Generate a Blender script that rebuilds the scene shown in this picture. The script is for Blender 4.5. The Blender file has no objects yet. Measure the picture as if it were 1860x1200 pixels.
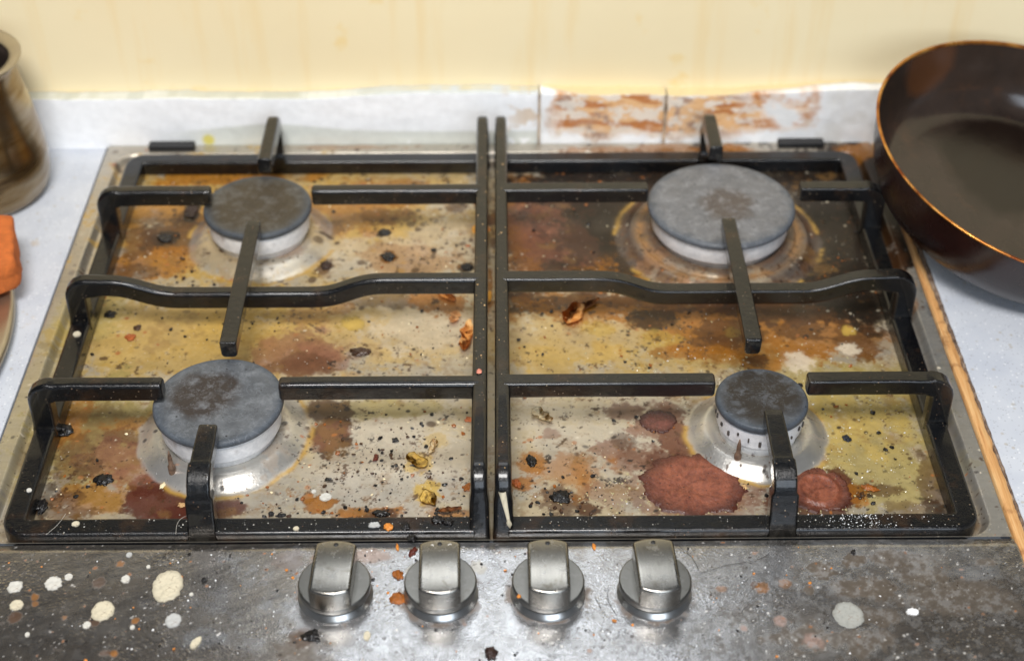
import bpy, bmesh, math, random
import numpy as np
from mathutils import Vector, Matrix, noise as mnoise

R = math.radians
SC = bpy.context.scene
COL = SC.collection

# ------------------------------------------------------------------ camera
cam_d = bpy.data.cameras.new('camera')
cam = bpy.data.objects.new('camera', cam_d)
COL.objects.link(cam)
cam.location = (0.00736, -0.97854, 0.61502)
cam.rotation_euler = (R(90 - 39.2285), 0, -0.0095226)
cam_d.sensor_fit = 'HORIZONTAL'
cam_d.sensor_width = 36.0
cam_d.lens = 2741.73 / 1860 * 36.0
cam_d.clip_start = 0.02
cam_d.clip_end = 50
cam_d.dof.use_dof = True
cam_d.dof.focus_distance = 0.86
cam_d.dof.aperture_fstop = 5.6
SC.camera = cam

# ------------------------------------------------------------------ light
W = bpy.data.worlds.new('World')
SC.world = W
W.use_nodes = True
bg = W.node_tree.nodes['Background']
bg.inputs['Color'].default_value = (0.80, 0.88, 1.0, 1)
bg.inputs['Strength'].default_value = 0.11

def area(name, loc, target, sx, sy, watts, col):
    d = bpy.data.lights.new(name, 'AREA')
    d.shape = 'RECTANGLE'
    d.size, d.size_y, d.energy, d.color = sx, sy, watts, col
    o = bpy.data.objects.new(name, d)
    COL.objects.link(o)
    o.location = loc
    o.rotation_euler = (Vector(target) - Vector(loc)).to_track_quat('-Z', 'Y').to_euler()
    return o

area('key_light', (-0.10, -1.05, 1.45), (0, -0.20, 0), 0.60, 0.42, 30.0, (1.0, 0.975, 0.95))
area('window_light', (0.35, -1.9, 0.75), (0, -0.25, 0.0), 1.0, 0.8, 13.0, (0.78, 0.88, 1.0))
area('hood_light', (0.0, -0.06, 0.56), (0.0, -0.12, 0), 0.34, 0.15, 0.62, (0.93, 0.97, 1.0))

SC.view_settings.view_transform = 'Standard'
SC.view_settings.look = 'None'
SC.view_settings.exposure = 0.12
SC.view_settings.gamma = 1
SC.view_settings.use_curve_mapping = False

# ------------------------------------------------------------------ helpers
def empty(name, loc=(0, 0, 0)):
    o = bpy.data.objects.new(name, None)
    COL.objects.link(o)
    o.location = loc
    o.empty_display_size = 0.02
    return o

def tag(o, label=None, cat=None, group=None, kind=None):
    if label: o['label'] = label
    if cat: o['category'] = cat
    if group: o['group'] = group
    if kind: o['kind'] = kind
    return o

def link(name, me, mat=None, parent=None):
    o = bpy.data.objects.new(name, me)
    COL.objects.link(o)
    if mat: me.materials.append(mat)
    if parent: o.parent = parent
    return o

def obj(name, bm, mat=None, parent=None, smooth=True, weighted=False):
    bmesh.ops.recalc_face_normals(bm, faces=bm.faces)
    me = bpy.data.meshes.new(name)
    bm.to_mesh(me)
    bm.free()
    if smooth:
        me.polygons.foreach_set('use_smooth', [True] * len(me.polygons))
    o = link(name, me, mat, parent)
    if weighted:
        m = o.modifiers.new('weighted', 'WEIGHTED_NORMAL')
        m.keep_sharp = True
    return o

_perm = {}
def vnoise(x, y, seed=0):
    """smooth value noise in 0..1 on numpy arrays"""
    if seed not in _perm:
        _perm[seed] = np.random.default_rng(seed + 7).random((256, 256))
    T = _perm[seed]
    xi = np.floor(x).astype(int); yi = np.floor(y).astype(int)
    fx = x - xi; fy = y - yi
    fx = fx * fx * (3 - 2 * fx); fy = fy * fy * (3 - 2 * fy)
    a = T[xi % 256, yi % 256]; b = T[(xi + 1) % 256, yi % 256]
    c = T[xi % 256, (yi + 1) % 256]; d = T[(xi + 1) % 256, (yi + 1) % 256]
    return (a * (1 - fx) + b * fx) * (1 - fy) + (c * (1 - fx) + d * fx) * fy

def fbm(x, y, size, octaves=4, seed=0, gain=0.5):
    x = x / size; y = y / size
    s = 0; amp = 1; tot = 0
    for k in range(octaves):
        s = s + amp * vnoise(x + 17.3 * k, y + 9.1 * k, seed + k)
        tot += amp
        amp *= gain
        x = x * 2.03 + 0.31 * y; y = y * 2.03 - 0.31 * x * 0.1
    return s / tot

def sstep(a, b, x):
    t = np.clip((x - a) / (b - a), 0, 1)
    return t * t * (3 - 2 * t)

def grid(name, X, Y, Z, col, metal, rough, mat, parent=None):
    """dense sheet with per-vertex dirt colour (rgb), metalness and roughness"""
    ny, nx = X.shape
    me = bpy.data.meshes.new(name)
    n = nx * ny
    me.vertices.add(n)
    me.vertices.foreach_set('co', np.stack([X, Y, Z], -1).astype(np.float32).ravel())
    i = np.arange(n, dtype=np.int32).reshape(ny, nx)
    q = np.stack([i[:-1, :-1], i[:-1, 1:], i[1:, 1:], i[1:, :-1]], -1).reshape(-1, 4)
    me.loops.add(q.size)
    me.loops.foreach_set('vertex_index', q.ravel())
    me.polygons.add(len(q))
    me.polygons.foreach_set('loop_start', np.arange(0, q.size, 4, dtype=np.int32))
    me.polygons.foreach_set('use_smooth', np.ones(len(q), dtype=bool))
    a = me.attributes.new('dirt', 'FLOAT_COLOR', 'POINT')
    a.data.foreach_set('color', np.concatenate([col, np.ones(col.shape[:2] + (1,))], -1).astype(np.float32).ravel())
    for nm, v in (('metal', metal), ('rough', rough)):
        a = me.attributes.new(nm, 'FLOAT', 'POINT')
        a.data.foreach_set('value', np.broadcast_to(v, X.shape).astype(np.float32).ravel())
    me.update(calc_edges=True)
    return link(name, me, mat, parent)

# ------------------------------------------------------------------ materials
class NT:
    def __init__(self, name):
        self.m = bpy.data.materials.new(name)
        self.m.use_nodes = True
        self.t = self.m.node_tree
        self.b = self.t.nodes['Principled BSDF']
        self.o = self.t.nodes['Material Output']
    def n(self, typ, **kw):
        x = self.t.nodes.new(typ)
        for k, v in kw.items():
            if k in x.inputs: x.inputs[k].default_value = v
            else: setattr(x, k, v)
        return x
    def l(self, a, b): self.t.links.new(a, b)
    def coord(self, scale=(1, 1, 1), rot=(0, 0, 0)):
        c = self.n('ShaderNodeTexCoord'); m = self.n('ShaderNodeMapping')
        m.inputs['Scale'].default_value = scale
        m.inputs['Rotation'].default_value = rot
        self.l(c.outputs['Object'], m.inputs['Vector'])
        return m.outputs['Vector']
    def noise(self, scale, detail=4, rough=0.55, vec=None, dist=0):
        x = self.n('ShaderNodeTexNoise')
        x.inputs['Scale'].default_value = scale; x.inputs['Detail'].default_value = detail
        x.inputs['Roughness'].default_value = rough; x.inputs['Distortion'].default_value = dist
        if vec is None: vec = self.coord()
        self.l(vec, x.inputs['Vector'])
        return x.outputs['Fac']
    def voro(self, scale, vec=None, feature='F1', rnd=1):
        x = self.n('ShaderNodeTexVoronoi'); x.feature = feature
        x.inputs['Scale'].default_value = scale; x.inputs['Randomness'].default_value = rnd
        if vec is None: vec = self.coord()
        self.l(vec, x.inputs['Vector'])
        return x
    def ramp(self, fac, stops, interp='LINEAR'):
        r = self.n('ShaderNodeValToRGB'); e = r.color_ramp.elements
        r.color_ramp.interpolation = interp
        while len(e) < len(stops): e.new(0.5)
        for k, (pos, c) in enumerate(stops):
            e[k].position = pos
            e[k].color = (c, c, c, 1) if isinstance(c, (int, float)) else (*c, 1)
        self.l(fac, r.inputs['Fac'])
        return r.outputs['Color']
    def mix(self, fac, a, b, mode='MIX'):
        x = self.n('ShaderNodeMix'); x.data_type = 'RGBA'; x.blend_type = mode
        for s, v in ((0, fac), (6, a), (7, b)):
            if isinstance(v, (int, float)): x.inputs[s].default_value = v
            elif isinstance(v, tuple): x.inputs[s].default_value = (*v, 1)
            else: self.l(v, x.inputs[s])
        return x.outputs[2]
    def math(self, op, a, b=0.0, c=None):
        x = self.n('ShaderNodeMath'); x.operation = op
        for s, v in ((0, a), (1, b), (2, c)):
            if v is None: continue
            if isinstance(v, (int, float)): x.inputs[s].default_value = v
            else: self.l(v, x.inputs[s])
        return x.outputs[0]
    def attr(self, name, out='Fac'):
        x = self.n('ShaderNodeAttribute'); x.attribute_name = name
        return x.outputs[out]
    def bump(self, height, strength=0.3, dist=0.001, prev=None):
        x = self.n('ShaderNodeBump')
        x.inputs['Strength'].default_value = strength; x.inputs['Distance'].default_value = dist
        self.l(height, x.inputs['Height'])
        if prev is not None: self.l(prev, x.inputs['Normal'])
        return x.outputs['Normal']
    def set(self, **kw):
        for k, v in kw.items():
            s = self.b.inputs[k.replace('_', ' ')]
            if isinstance(v, (int, float)): s.default_value = v
            elif isinstance(v, tuple): s.default_value = (*v, 1)
            else: self.l(v, s)
        return self.m

def plain(name, col, rough=0.5, metal=0.0, vary=0.25, scale=120, bump=0.0, bscale=600, coat=0.0):
    t = NT(name)
    nf = t.noise(scale, 5)
    dark = tuple(c * (1 - vary) for c in col); lite = tuple(min(1, c * (1 + vary)) for c in col)
    kw = dict(Base_Color=t.ramp(nf, [(0.3, dark), (0.7, lite)]), Roughness=rough, Metallic=metal)
    if bump: kw['Normal'] = t.bump(t.noise(bscale, 4), bump, 0.001)
    if coat:
        kw['Coat_Weight'] = coat; kw['Coat_Roughness'] = 0.12
    return t.set(**kw)

def dirty_steel(name, drop_bump=0.5, brush=0.0, glint=0.45):
    """colour, metalness and roughness come from the dirt sheet; fine grain on top"""
    t = NT(name)
    base = t.attr('dirt', 'Color')
    n1 = t.noise(260, 6, 0.65)
    c = t.mix(0.55, base, t.ramp(n1, [(0.3, 0.55), (0.7, 1.0)]), 'MULTIPLY')
    c = t.mix(0.35, base, c)
    # pepper specks
    v = t.voro(330)
    gate = t.ramp(t.noise(38, 3), [(0.46, 0.0), (0.62, 1.0)])
    sp = t.math('MULTIPLY', t.ramp(v.outputs['Distance'], [(0.10, 1.0), (0.22, 0.0)]), gate)
    rnd = t.n('ShaderNodeSeparateColor'); t.l(v.outputs['Color'], rnd.inputs[0])
    sp = t.math('MULTIPLY', sp, t.math('GREATER_THAN', rnd.outputs[0], 0.55))
    c = t.mix(sp, c, (0.05, 0.028, 0.012))
    v2 = t.voro(520)
    s2 = t.ramp(v2.outputs['Distance'], [(0.10, 1.0), (0.2, 0.0)])
    rnd2 = t.n('ShaderNodeSeparateColor'); t.l(v2.outputs['Color'], rnd2.inputs[0])
    s2 = t.math('MULTIPLY', s2, t.math('GREATER_THAN', rnd2.outputs[1], 0.93))
    c = t.mix(s2, c, (0.62, 0.58, 0.5))
    # greasy droplets
    h1 = t.noise(900, 3, 0.6)
    v3 = t.voro(430)
    h2 = t.ramp(v3.outputs['Distance'], [(0.0, 1.0), (0.45, 0.0)])
    wet = t.ramp(t.noise(26, 3), [(0.46, 0.0), (0.66, 1.0)])
    h = t.math('ADD', t.math('MULTIPLY', h1, 0.5), t.math('MULTIPLY', h2, wet))
    nrm = t.bump(h, drop_bump, 0.0006)
    if brush:
        st = t.noise(60, 5, 0.7, t.coord((1.2, 60, 1), (0, 0, R(14))))
        nrm = t.bump(st, brush, 0.0004, nrm)
    cn = t.bump(t.math('ADD', t.noise(520, 2, 0.5), t.math('MULTIPLY', t.ramp(t.voro(300).outputs['Distance'], [(0.0, 1.0), (0.3, 0.0)]), 0.8)), 0.8, 0.0009)
    t.l(cn, t.b.inputs['Coat Normal'])
    t.l(t.math('MULTIPLY', wet, glint), t.b.inputs['Coat Weight']); t.b.inputs['Coat Roughness'].default_value = 0.06
    r = t.math('ADD', t.attr('rough'), t.math('MULTIPLY', t.math('SUBTRACT', t.noise(70, 4), 0.5), 0.25))
    return t.set(Base_Color=c, Metallic=t.attr('metal'), Roughness=r, Normal=nrm, Specular_IOR_Level=0.3)

M = {}
M['plate'] = dirty_steel('greasy_steel', 0.22)
M['panel'] = dirty_steel('greasy_panel_steel', 0.30, 0.16, 0.12)

def iron(name, brown=0.0):
    t = NT(name)
    n = t.noise(90, 5, 0.6)
    c = t.ramp(n, [(0.35, (0.0022, 0.0026, 0.0036)), (0.62, (0.0036, 0.0036, 0.0040)), (0.8, (0.012, 0.008, 0.005))])
    v = t.voro(420)
    rnd = t.n('ShaderNodeSeparateColor'); t.l(v.outputs['Color'], rnd.inputs[0])
    gate = t.ramp(t.noise(30, 2), [(0.42, 0.0), (0.66, 1.0)])
    s = t.math('MULTIPLY', t.ramp(v.outputs['Distance'], [(0.12, 1.0), (0.2, 0.0)]), gate)
    s = t.math('MULTIPLY', s, t.math('GREATER_THAN', rnd.outputs[0], 0.72))
    c = t.mix(s, c, t.mix(rnd.outputs[1], (0.36, 0.30, 0.21), (0.20, 0.08, 0.03)))
    c = t.mix(t.ramp(t.noise(34, 6, 0.68), [(0.55, 0.0), (0.66, 0.8)]), c, (0.028, 0.014, 0.007))
    gp = t.n('ShaderNodeNewGeometry')
    wear = t.math('MULTIPLY', t.ramp(gp.outputs['Pointiness'], [(0.515, 0.0), (0.57, 1.0)]), t.ramp(t.noise(120, 5, 0.65), [(0.46, 0.0), (0.60, 0.8)]))
    c = t.mix(wear, c, (0.050, 0.044, 0.036))
    hh = t.math('ADD', t.noise(1100, 4, 0.65), t.math('MULTIPLY', t.noise(230, 3), 1.3))
    return t.set(Base_Color=c, Roughness=t.ramp(t.noise(140, 4), [(0.3, 0.13), (0.7, 0.28)]),
                 Normal=t.bump(hh, 0.42, 0.0006), Specular_IOR_Level=0.30, Coat_Weight=0.40, Coat_Roughness=0.06)
M['iron'] = iron('enamelled_cast_iron')

def cap_mat(name, rimc, mid, centre, r_mid, spot=(0, 0), seed=0.0, rad=0.038):
    """burner cap enamel with a burnt centre; object origin is the cap's centre"""
    t = NT(name)
    sm = t.n('ShaderNodeMapping'); sm.inputs['Location'].default_value = (seed, seed * 1.7, seed * 0.6)
    so = t.n('ShaderNodeTexCoord'); t.l(so.outputs['Object'], sm.inputs['Vector']); sv = sm.outputs['Vector']
    c = t.n('ShaderNodeTexCoord')
    mp = t.n('ShaderNodeMapping'); mp.inputs['Location'].default_value = (-spot[0], -spot[1], 0)
    t.l(c.outputs['Object'], mp.inputs['Vector'])
    ln = t.n('ShaderNodeVectorMath'); ln.operation = 'LENGTH'
    flat = t.n('ShaderNodeVectorMath'); flat.operation = 'MULTIPLY'; flat.inputs[1].default_value = (1, 1, 0)
    t.l(mp.outputs['Vector'], flat.inputs[0]); t.l(flat.outputs[0], ln.inputs[0])
    w = t.math('ADD', ln.outputs['Value'], t.math('MULTIPLY', t.math('SUBTRACT', t.noise(55, 5, 0.6, vec=sv), 0.5), 0.022))
    k = t.ramp(t.math('MULTIPLY', w, 20), [(r_mid * 20 * 0.72, 0.0), (r_mid * 20 * 1.12, 1.0)])
    body = t.mix(t.ramp(t.noise(75, 6, 0.65, vec=sv), [(0.36, 0.0), (0.66, 1.0)]), mid, rimc)
    cc = t.mix(k, centre, body)
    cc = t.mix(t.ramp(t.noise(110, 7, 0.72, vec=sv, dist=0.3), [(0.50, 0.0), (0.68, 0.50)]), cc, tuple(min(1, x * 2.0) for x in rimc))
    fl2 = t.n('ShaderNodeVectorMath'); fl2.operation = 'MULTIPLY'; fl2.inputs[1].default_value = (1, 1, 0); t.l(c.outputs['Object'], fl2.inputs[0])
    ln2 = t.n('ShaderNodeVectorMath'); ln2.operation = 'LENGTH'; t.l(fl2.outputs[0], ln2.inputs[0])
    er = t.math('ADD', t.math('DIVIDE', ln2.outputs['Value'], rad), t.math('MULTIPLY', t.math('SUBTRACT', t.noise(90, 4, 0.6, vec=sv), 0.5), 0.25))
    cc = t.mix(t.ramp(er, [(0.84, 0.0), (0.97, 0.65)]), cc, (0.055, 0.068, 0.085))
    cc = t.mix(t.ramp(t.noise(170, 7, 0.75, vec=sv), [(0.54, 0.0), (0.66, 0.55)]), cc, tuple(x * 0.55 for x in mid))
    scr = t.noise(40, 4, 0.7, vec=sv, dist=2.5)
    cc = t.mix(t.ramp(scr, [(0.490, 0.0), (0.500, 0.35), (0.510, 0.0)]), cc, tuple(min(1, x * 2.2) for x in rimc))
    v = t.voro(260, sv)
    rnd = t.n('ShaderNodeSeparateColor'); t.l(v.outputs['Color'], rnd.inputs[0])
    s = t.math('MULTIPLY', t.ramp(v.outputs['Distance'], [(0.1, 1.0), (0.2, 0.0)]), t.math('GREATER_THAN', rnd.outputs[0], 0.9))
    cc = t.mix(s, cc, (0.015, 0.013, 0.012))
    return t.set(Base_Color=cc, Roughness=t.ramp(t.noise(90, 4, vec=sv), [(0.3, 0.38), (0.7, 0.6)]), Specular_IOR_Level=0.35,
                 Normal=t.bump(t.noise(420, 5, vec=sv), 0.12, 0.0006))
M['cap_front_large'] = cap_mat('cap_blue_grey', (0.120, 0.128, 0.138), (0.070, 0.076, 0.084), (0.036, 0.028, 0.024), 0.022, (-0.008, 0.004), 0.31, 0.0382)
M['cap_back_left'] = cap_mat('cap_olive', (0.075, 0.074, 0.070), (0.050, 0.047, 0.042), (0.046, 0.035, 0.022), 0.034, (0, 0), 0.77, 0.0372)
M['cap_back_large'] = cap_mat('cap_grey', (0.155, 0.156, 0.162), (0.118, 0.118, 0.122), (0.085, 0.070, 0.062), 0.020, (0.004, -0.003), 1.37, 0.0508)
M['cap_front_small'] = cap_mat('cap_dark', (0.075, 0.083, 0.094), (0.050, 0.055, 0.062), (0.024, 0.019, 0.015), 0.025, (0.0, 0.004), 2.11, 0.0272)

def crown_mat():
    t = NT('burner_aluminium')
    c = t.ramp(t.noise(140, 5, 0.65), [(0.3, (0.62, 0.64, 0.67)), (0.62, (0.86, 0.87, 0.89))])
    c = t.mix(t.ramp(t.noise(60, 4), [(0.62, 0.0), (0.78, 0.6)]), c, (0.16, 0.11, 0.08))
    return t.set(Base_Color=c, Roughness=0.42, Metallic=0.1, Normal=t.bump(t.noise(700, 3), 0.2, 0.0005))
M['crown'] = crown_mat()

M['plug'] = plain('sooty_plug', (0.20, 0.13, 0.09), 0.4, 0.4, 0.5, 300)
def knob_mat(name, rough, col=(0.50, 0.49, 0.47)):
    t = NT(name)
    st = t.noise(30, 4, 0.6, t.coord((40, 1.5, 1.5)))
    c = t.ramp(t.noise(120, 5), [(0.3, tuple(x * 0.86 for x in col)), (0.7, col)])
    oi = t.n('ShaderNodeObjectInfo'); om = t.n('ShaderNodeVectorMath'); om.operation = 'ADD'
    oc = t.n('ShaderNodeTexCoord'); t.l(oc.outputs['Object'], om.inputs[0]); t.l(oi.outputs['Location'], om.inputs[1])
    sm = t.ramp(t.noise(130, 6, 0.68, vec=om.outputs[0]), [(0.54, 0.0), (0.74, 0.30)])
    gm = t.ramp(t.noise(90, 6, 0.7, vec=om.outputs[0], dist=0.4), [(0.56, 0.0), (0.70, 0.7)])
    c = t.mix(sm, c, (0.62, 0.62, 0.62))
    c = t.mix(gm, c, tuple(x * 0.45 for x in (col[0], col[1] * 0.9, col[2] * 0.75)))
    r = t.math('ADD', rough, t.math('ADD', t.math('MULTIPLY', st, 0.08), t.math('MULTIPLY', sm, 0.4)))
    return t.set(Base_Color=c, Metallic=1.0, Roughness=r, Normal=t.bump(st, 0.05, 0.0002))
M['knob'] = knob_mat('brushed_knob_metal', 0.20, (0.33, 0.315, 0.285))
M['knob_disc'] = knob_mat('brushed_disc_metal', 0.30, (0.25, 0.245, 0.23))
M['chrome'] = knob_mat('worn_chrome', 0.26, (0.48, 0.48, 0.47))
M['black'] = plain('matt_black', (0.012, 0.012, 0.013), 0.5)
M['grout'] = plain('dirty_grout', (0.34, 0.25, 0.17), 0.8, 0, 0.6, 90)
M['port_dark'] = plain('dark_port_fill', (0.06, 0.05, 0.045), 0.7, 0, 0.5, 400)  # dark colour for the shade inside the flame holes
M['gap'] = plain('dark_gap', (0.01, 0.009, 0.008), 0.8)

def worktop_mat():
    t = NT('speckled_laminate')
    base = t.ramp(t.noise(40, 4), [(0.3, (0.47, 0.50, 0.56)), (0.7, (0.55, 0.575, 0.62))])
    for sc, th, colr in ((700, 0.80, (0.30, 0.31, 0.34)), (480, 0.86, (0.75, 0.76, 0.78)), (300, 0.93, (0.40, 0.36, 0.30))):
        v = t.voro(sc)
        rnd = t.n('ShaderNodeSeparateColor'); t.l(v.outputs['Color'], rnd.inputs[0])
        s = t.math('MULTIPLY', t.ramp(v.outputs['Distance'], [(0.2, 1.0), (0.45, 0.0)]), t.math('GREATER_THAN', rnd.outputs[0], th))
        base = t.mix(t.math('MULTIPLY', s, 0.7), base, colr)
    base = t.mix(t.ramp(t.noise(45, 5, 0.6), [(0.66, 0.0), (0.76, 0.55)]), base, (0.45, 0.33, 0.18))
    return t.set(Base_Color=base, Roughness=0.42, Normal=t.bump(t.noise(500, 3), 0.06, 0.0005))
M['worktop'] = worktop_mat()

def wall_mat():
    t = NT('yellow_wall_paint')
    big = t.noise(4, 4)
    c = t.ramp(big, [(0.3, (0.81, 0.675, 0.42)), (0.7, (0.85, 0.74, 0.49))])
    dr = t.noise(6, 5, 0.6, t.coord((9, 1, 0.9)))
    c = t.mix(t.ramp(dr, [(0.54, 0.0), (0.72, 0.5)]), c, (0.80, 0.60, 0.29))
    sp = t.ramp(t.noise(34, 3, 0.5), [(0.66, 0.0), (0.74, 0.5)])
    c = t.mix(sp, c, (0.80, 0.57, 0.20))
    return t.set(Base_Color=c, Roughness=0.5, Normal=t.bump(t.noise(60, 5), 0.08, 0.002))
M['wall'] = wall_mat()

def painted(name, rough=0.35, bump=0.2, metal=None):
    t = NT(name)
    c = t.mix(0.4, t.attr('dirt', 'Color'), t.ramp(t.noise(150, 5, 0.6), [(0.3, 0.75), (0.7, 1.0)]), 'MULTIPLY')
    return t.set(Base_Color=c, Roughness=t.attr('rough'), Normal=t.bump(t.noise(160, 5, 0.6), bump * 0.5, 0.001))
M['tile'] = painted('stained_tile')

def wood_mat():
    t = NT('raw_wood_edge')
    g = t.noise(22, 6, 0.65, t.coord((26, 1.2, 10)), 0.6)
    c = t.ramp(g, [(0.3, (0.38, 0.16, 0.05)), (0.5, (0.60, 0.32, 0.12)), (0.72, (0.70, 0.46, 0.22))])
    c = t.mix(t.ramp(t.noise(70, 5), [(0.58, 0.0), (0.7, 0.8)]), c, (0.20, 0.07, 0.02))
    return t.set(Base_Color=c, Roughness=0.5, Normal=t.bump(g, 0.3, 0.001))
M['wood'] = wood_mat()
def chip_mat():
    t = NT('chipped_laminate_core')
    c = t.ramp(t.noise(160, 6, 0.7), [(0.3, (0.05, 0.03, 0.02)), (0.5, (0.17, 0.11, 0.075)), (0.7, (0.36, 0.28, 0.21))])
    return t.set(Base_Color=c, Roughness=0.8, Normal=t.bump(t.noise(300, 5), 0.7, 0.002))
M['chip'] = chip_mat()

def pot_mat():
    t = NT('patinated_steel')
    z = t.coord((0.5, 0.5, 3.2))
    n = t.noise(15, 4, 0.55, z, 0.2)
    c = t.ramp(n, [(0.36, (0.08, 0.050, 0.028)), (0.48, (0.24, 0.165, 0.085)), (0.58, (0.36, 0.30, 0.22)), (0.68, (0.58, 0.56, 0.53))])
    return t.set(Base_Color=c, Metallic=1.0, Roughness=t.ramp(n, [(0.3, 0.34), (0.7, 0.18)]), Normal=t.bump(t.noise(90, 4), 0.08, 0.001))
M['pot'] = pot_mat()
M['pot_inside'] = plain('sooty_inside', (0.05, 0.035, 0.028), 0.5, 0.3)
M['steel'] = plain('dull_steel', (0.46, 0.40, 0.30), 0.35, 0.9, 0.15, 30)
M['sponge'] = plain('orange_sponge', (0.50, 0.125, 0.022), 0.9, 0, 0.18, 220, 0.5, 900)

def pan_mat(name, a, b, rough, spots=0.0):
    t = NT(name)
    n = t.noise(22, 5, 0.6)
    c = t.ramp(n, [(0.3, a), (0.7, b)])
    if spots:
        c = t.mix(t.ramp(t.noise(60, 5, 0.65), [(0.55, 0.0), (0.72, spots)]), c, (0.20, 0.08, 0.03))
    return t.set(Base_Color=c, Roughness=t.ramp(t.noise(40, 4), [(0.3, rough * 0.8), (0.7, rough * 1.25)]), Normal=t.bump(t.noise(240, 4), 0.08, 0.0008))
M['pan_out'] = pan_mat('brown_pan_enamel', (0.007, 0.0020, 0.0018), (0.019, 0.0038, 0.0028), 0.26)
M['pan_in'] = pan_mat('worn_nonstick', (0.024, 0.017, 0.013), (0.044, 0.029, 0.022), 0.17, 0.12)
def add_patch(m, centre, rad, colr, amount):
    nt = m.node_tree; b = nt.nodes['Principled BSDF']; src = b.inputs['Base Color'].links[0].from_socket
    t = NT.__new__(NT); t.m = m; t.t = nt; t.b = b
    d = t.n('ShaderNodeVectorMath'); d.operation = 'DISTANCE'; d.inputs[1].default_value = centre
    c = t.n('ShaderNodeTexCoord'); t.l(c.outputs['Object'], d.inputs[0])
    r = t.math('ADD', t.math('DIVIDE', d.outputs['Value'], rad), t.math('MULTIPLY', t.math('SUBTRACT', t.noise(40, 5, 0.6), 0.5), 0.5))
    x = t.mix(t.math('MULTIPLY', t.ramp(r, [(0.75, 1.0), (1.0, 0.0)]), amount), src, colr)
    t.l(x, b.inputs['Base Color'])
add_patch(M['pan_in'], (0.005, 0.040, 0.003), 0.062, (0.006, 0.003, 0.002), 0.9)  # dark reflection of the pan's back wall, painted into the floor colour
add_patch(M['pan_in'], (-0.055, 0.085, 0.045), 0.030, (0.13, 0.045, 0.012), 0.5)
def pan_rim_mat():
    t = NT('greasy_copper_rim')
    c = t.ramp(t.noise(60, 4), [(0.34, (0.22, 0.055, 0.012)), (0.5, (0.50, 0.20, 0.04)), (0.68, (0.72, 0.40, 0.11))])
    return t.set(Base_Color=c, Metallic=0.8, Roughness=t.ramp(t.noise(90, 4), [(0.3, 0.2), (0.7, 0.5)]))
M['pan_rim'] = pan_rim_mat()

PAL = dict(cream=(0.58, 0.52, 0.38), white=(0.58, 0.56, 0.50), white2=(0.80, 0.80, 0.80), whiteg=(0.45, 0.45, 0.43), greyd=(0.33, 0.33, 0.30),
           char=(0.006, 0.005, 0.005), darkbrown=(0.05, 0.022, 0.01), maroon=(0.10, 0.018, 0.01), maroonchar=(0.025, 0.009, 0.006),
           rust=(0.36, 0.09, 0.02), orange=(0.62, 0.22, 0.03), ambergl=(0.28, 0.085, 0.012), blueblack=(0.010, 0.013, 0.022),
           orangey=(0.66, 0.30, 0.03), pink=(0.62, 0.22, 0.15), orangered=(0.60, 0.17, 0.05), tan=(0.58, 0.36, 0.16), palecream=(0.80, 0.66, 0.42))
def bits_mat(key):
    nm = 'bit_' + key
    if nm not in M:
        wet = key in ('char', 'maroon', 'maroonchar', 'ambergl', 'darkbrown', 'blueblack', 'rust')
        pale = key in ('cream', 'white', 'whiteg', 'greyd')
        if pale:
            t = NT(key + '_residue')
            b_ = PAL[key]
            c_ = t.ramp(t.noise(210, 6, 0.68), [(0.30, tuple(x * 0.70 for x in b_)), (0.48, b_), (0.75, tuple(min(0.85, x * 1.12) for x in b_))])
            cr_ = t.voro(230, t.coord((1, 1.8, 0.1), (0, 0, 0.5)), 'DISTANCE_TO_EDGE')
            k_ = t.math('MULTIPLY', t.ramp(cr_.outputs['Distance'], [(0.0, 1.0), (0.05, 0.0)]), t.ramp(t.noise(160, 3), [(0.50, 0.0), (0.62, 0.75)]))
            c_ = t.mix(k_, c_, (0.16, 0.09, 0.05))
            g_ = t.n('ShaderNodeTexCoord'); e_ = t.n('ShaderNodeVectorMath'); e_.operation = 'SUBTRACT'; e_.inputs[1].default_value = (0.5, 0.5, 0)
            f_ = t.n('ShaderNodeVectorMath'); f_.operation = 'MULTIPLY'; f_.inputs[1].default_value = (1, 1, 0)
            l_ = t.n('ShaderNodeVectorMath'); l_.operation = 'LENGTH'
            t.l(g_.outputs['Generated'], e_.inputs[0]); t.l(e_.outputs[0], f_.inputs[0]); t.l(f_.outputs[0], l_.inputs[0])
            q_ = t.math('ADD', l_.outputs['Value'], t.math('MULTIPLY', t.math('SUBTRACT', t.noise(190, 5, 0.65), 0.5), 0.30))
            c_ = t.mix(t.ramp(q_, [(0.36, 0.0), (0.50, 0.6)]), c_, tuple(x * 0.55 for x in b_))
            M[nm] = t.set(Base_Color=c_, Roughness=0.6, Normal=t.bump(t.math('SUBTRACT', t.noise(420, 4), k_), 0.4, 0.0006))
        else: M[nm] = plain(key + '_residue', PAL[key], 0.32 if wet else (0.65 if pale else 0.5), 0, 0.3 if not pale else 0.14, 260, 0.35, 700)
    return M[nm]

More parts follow.
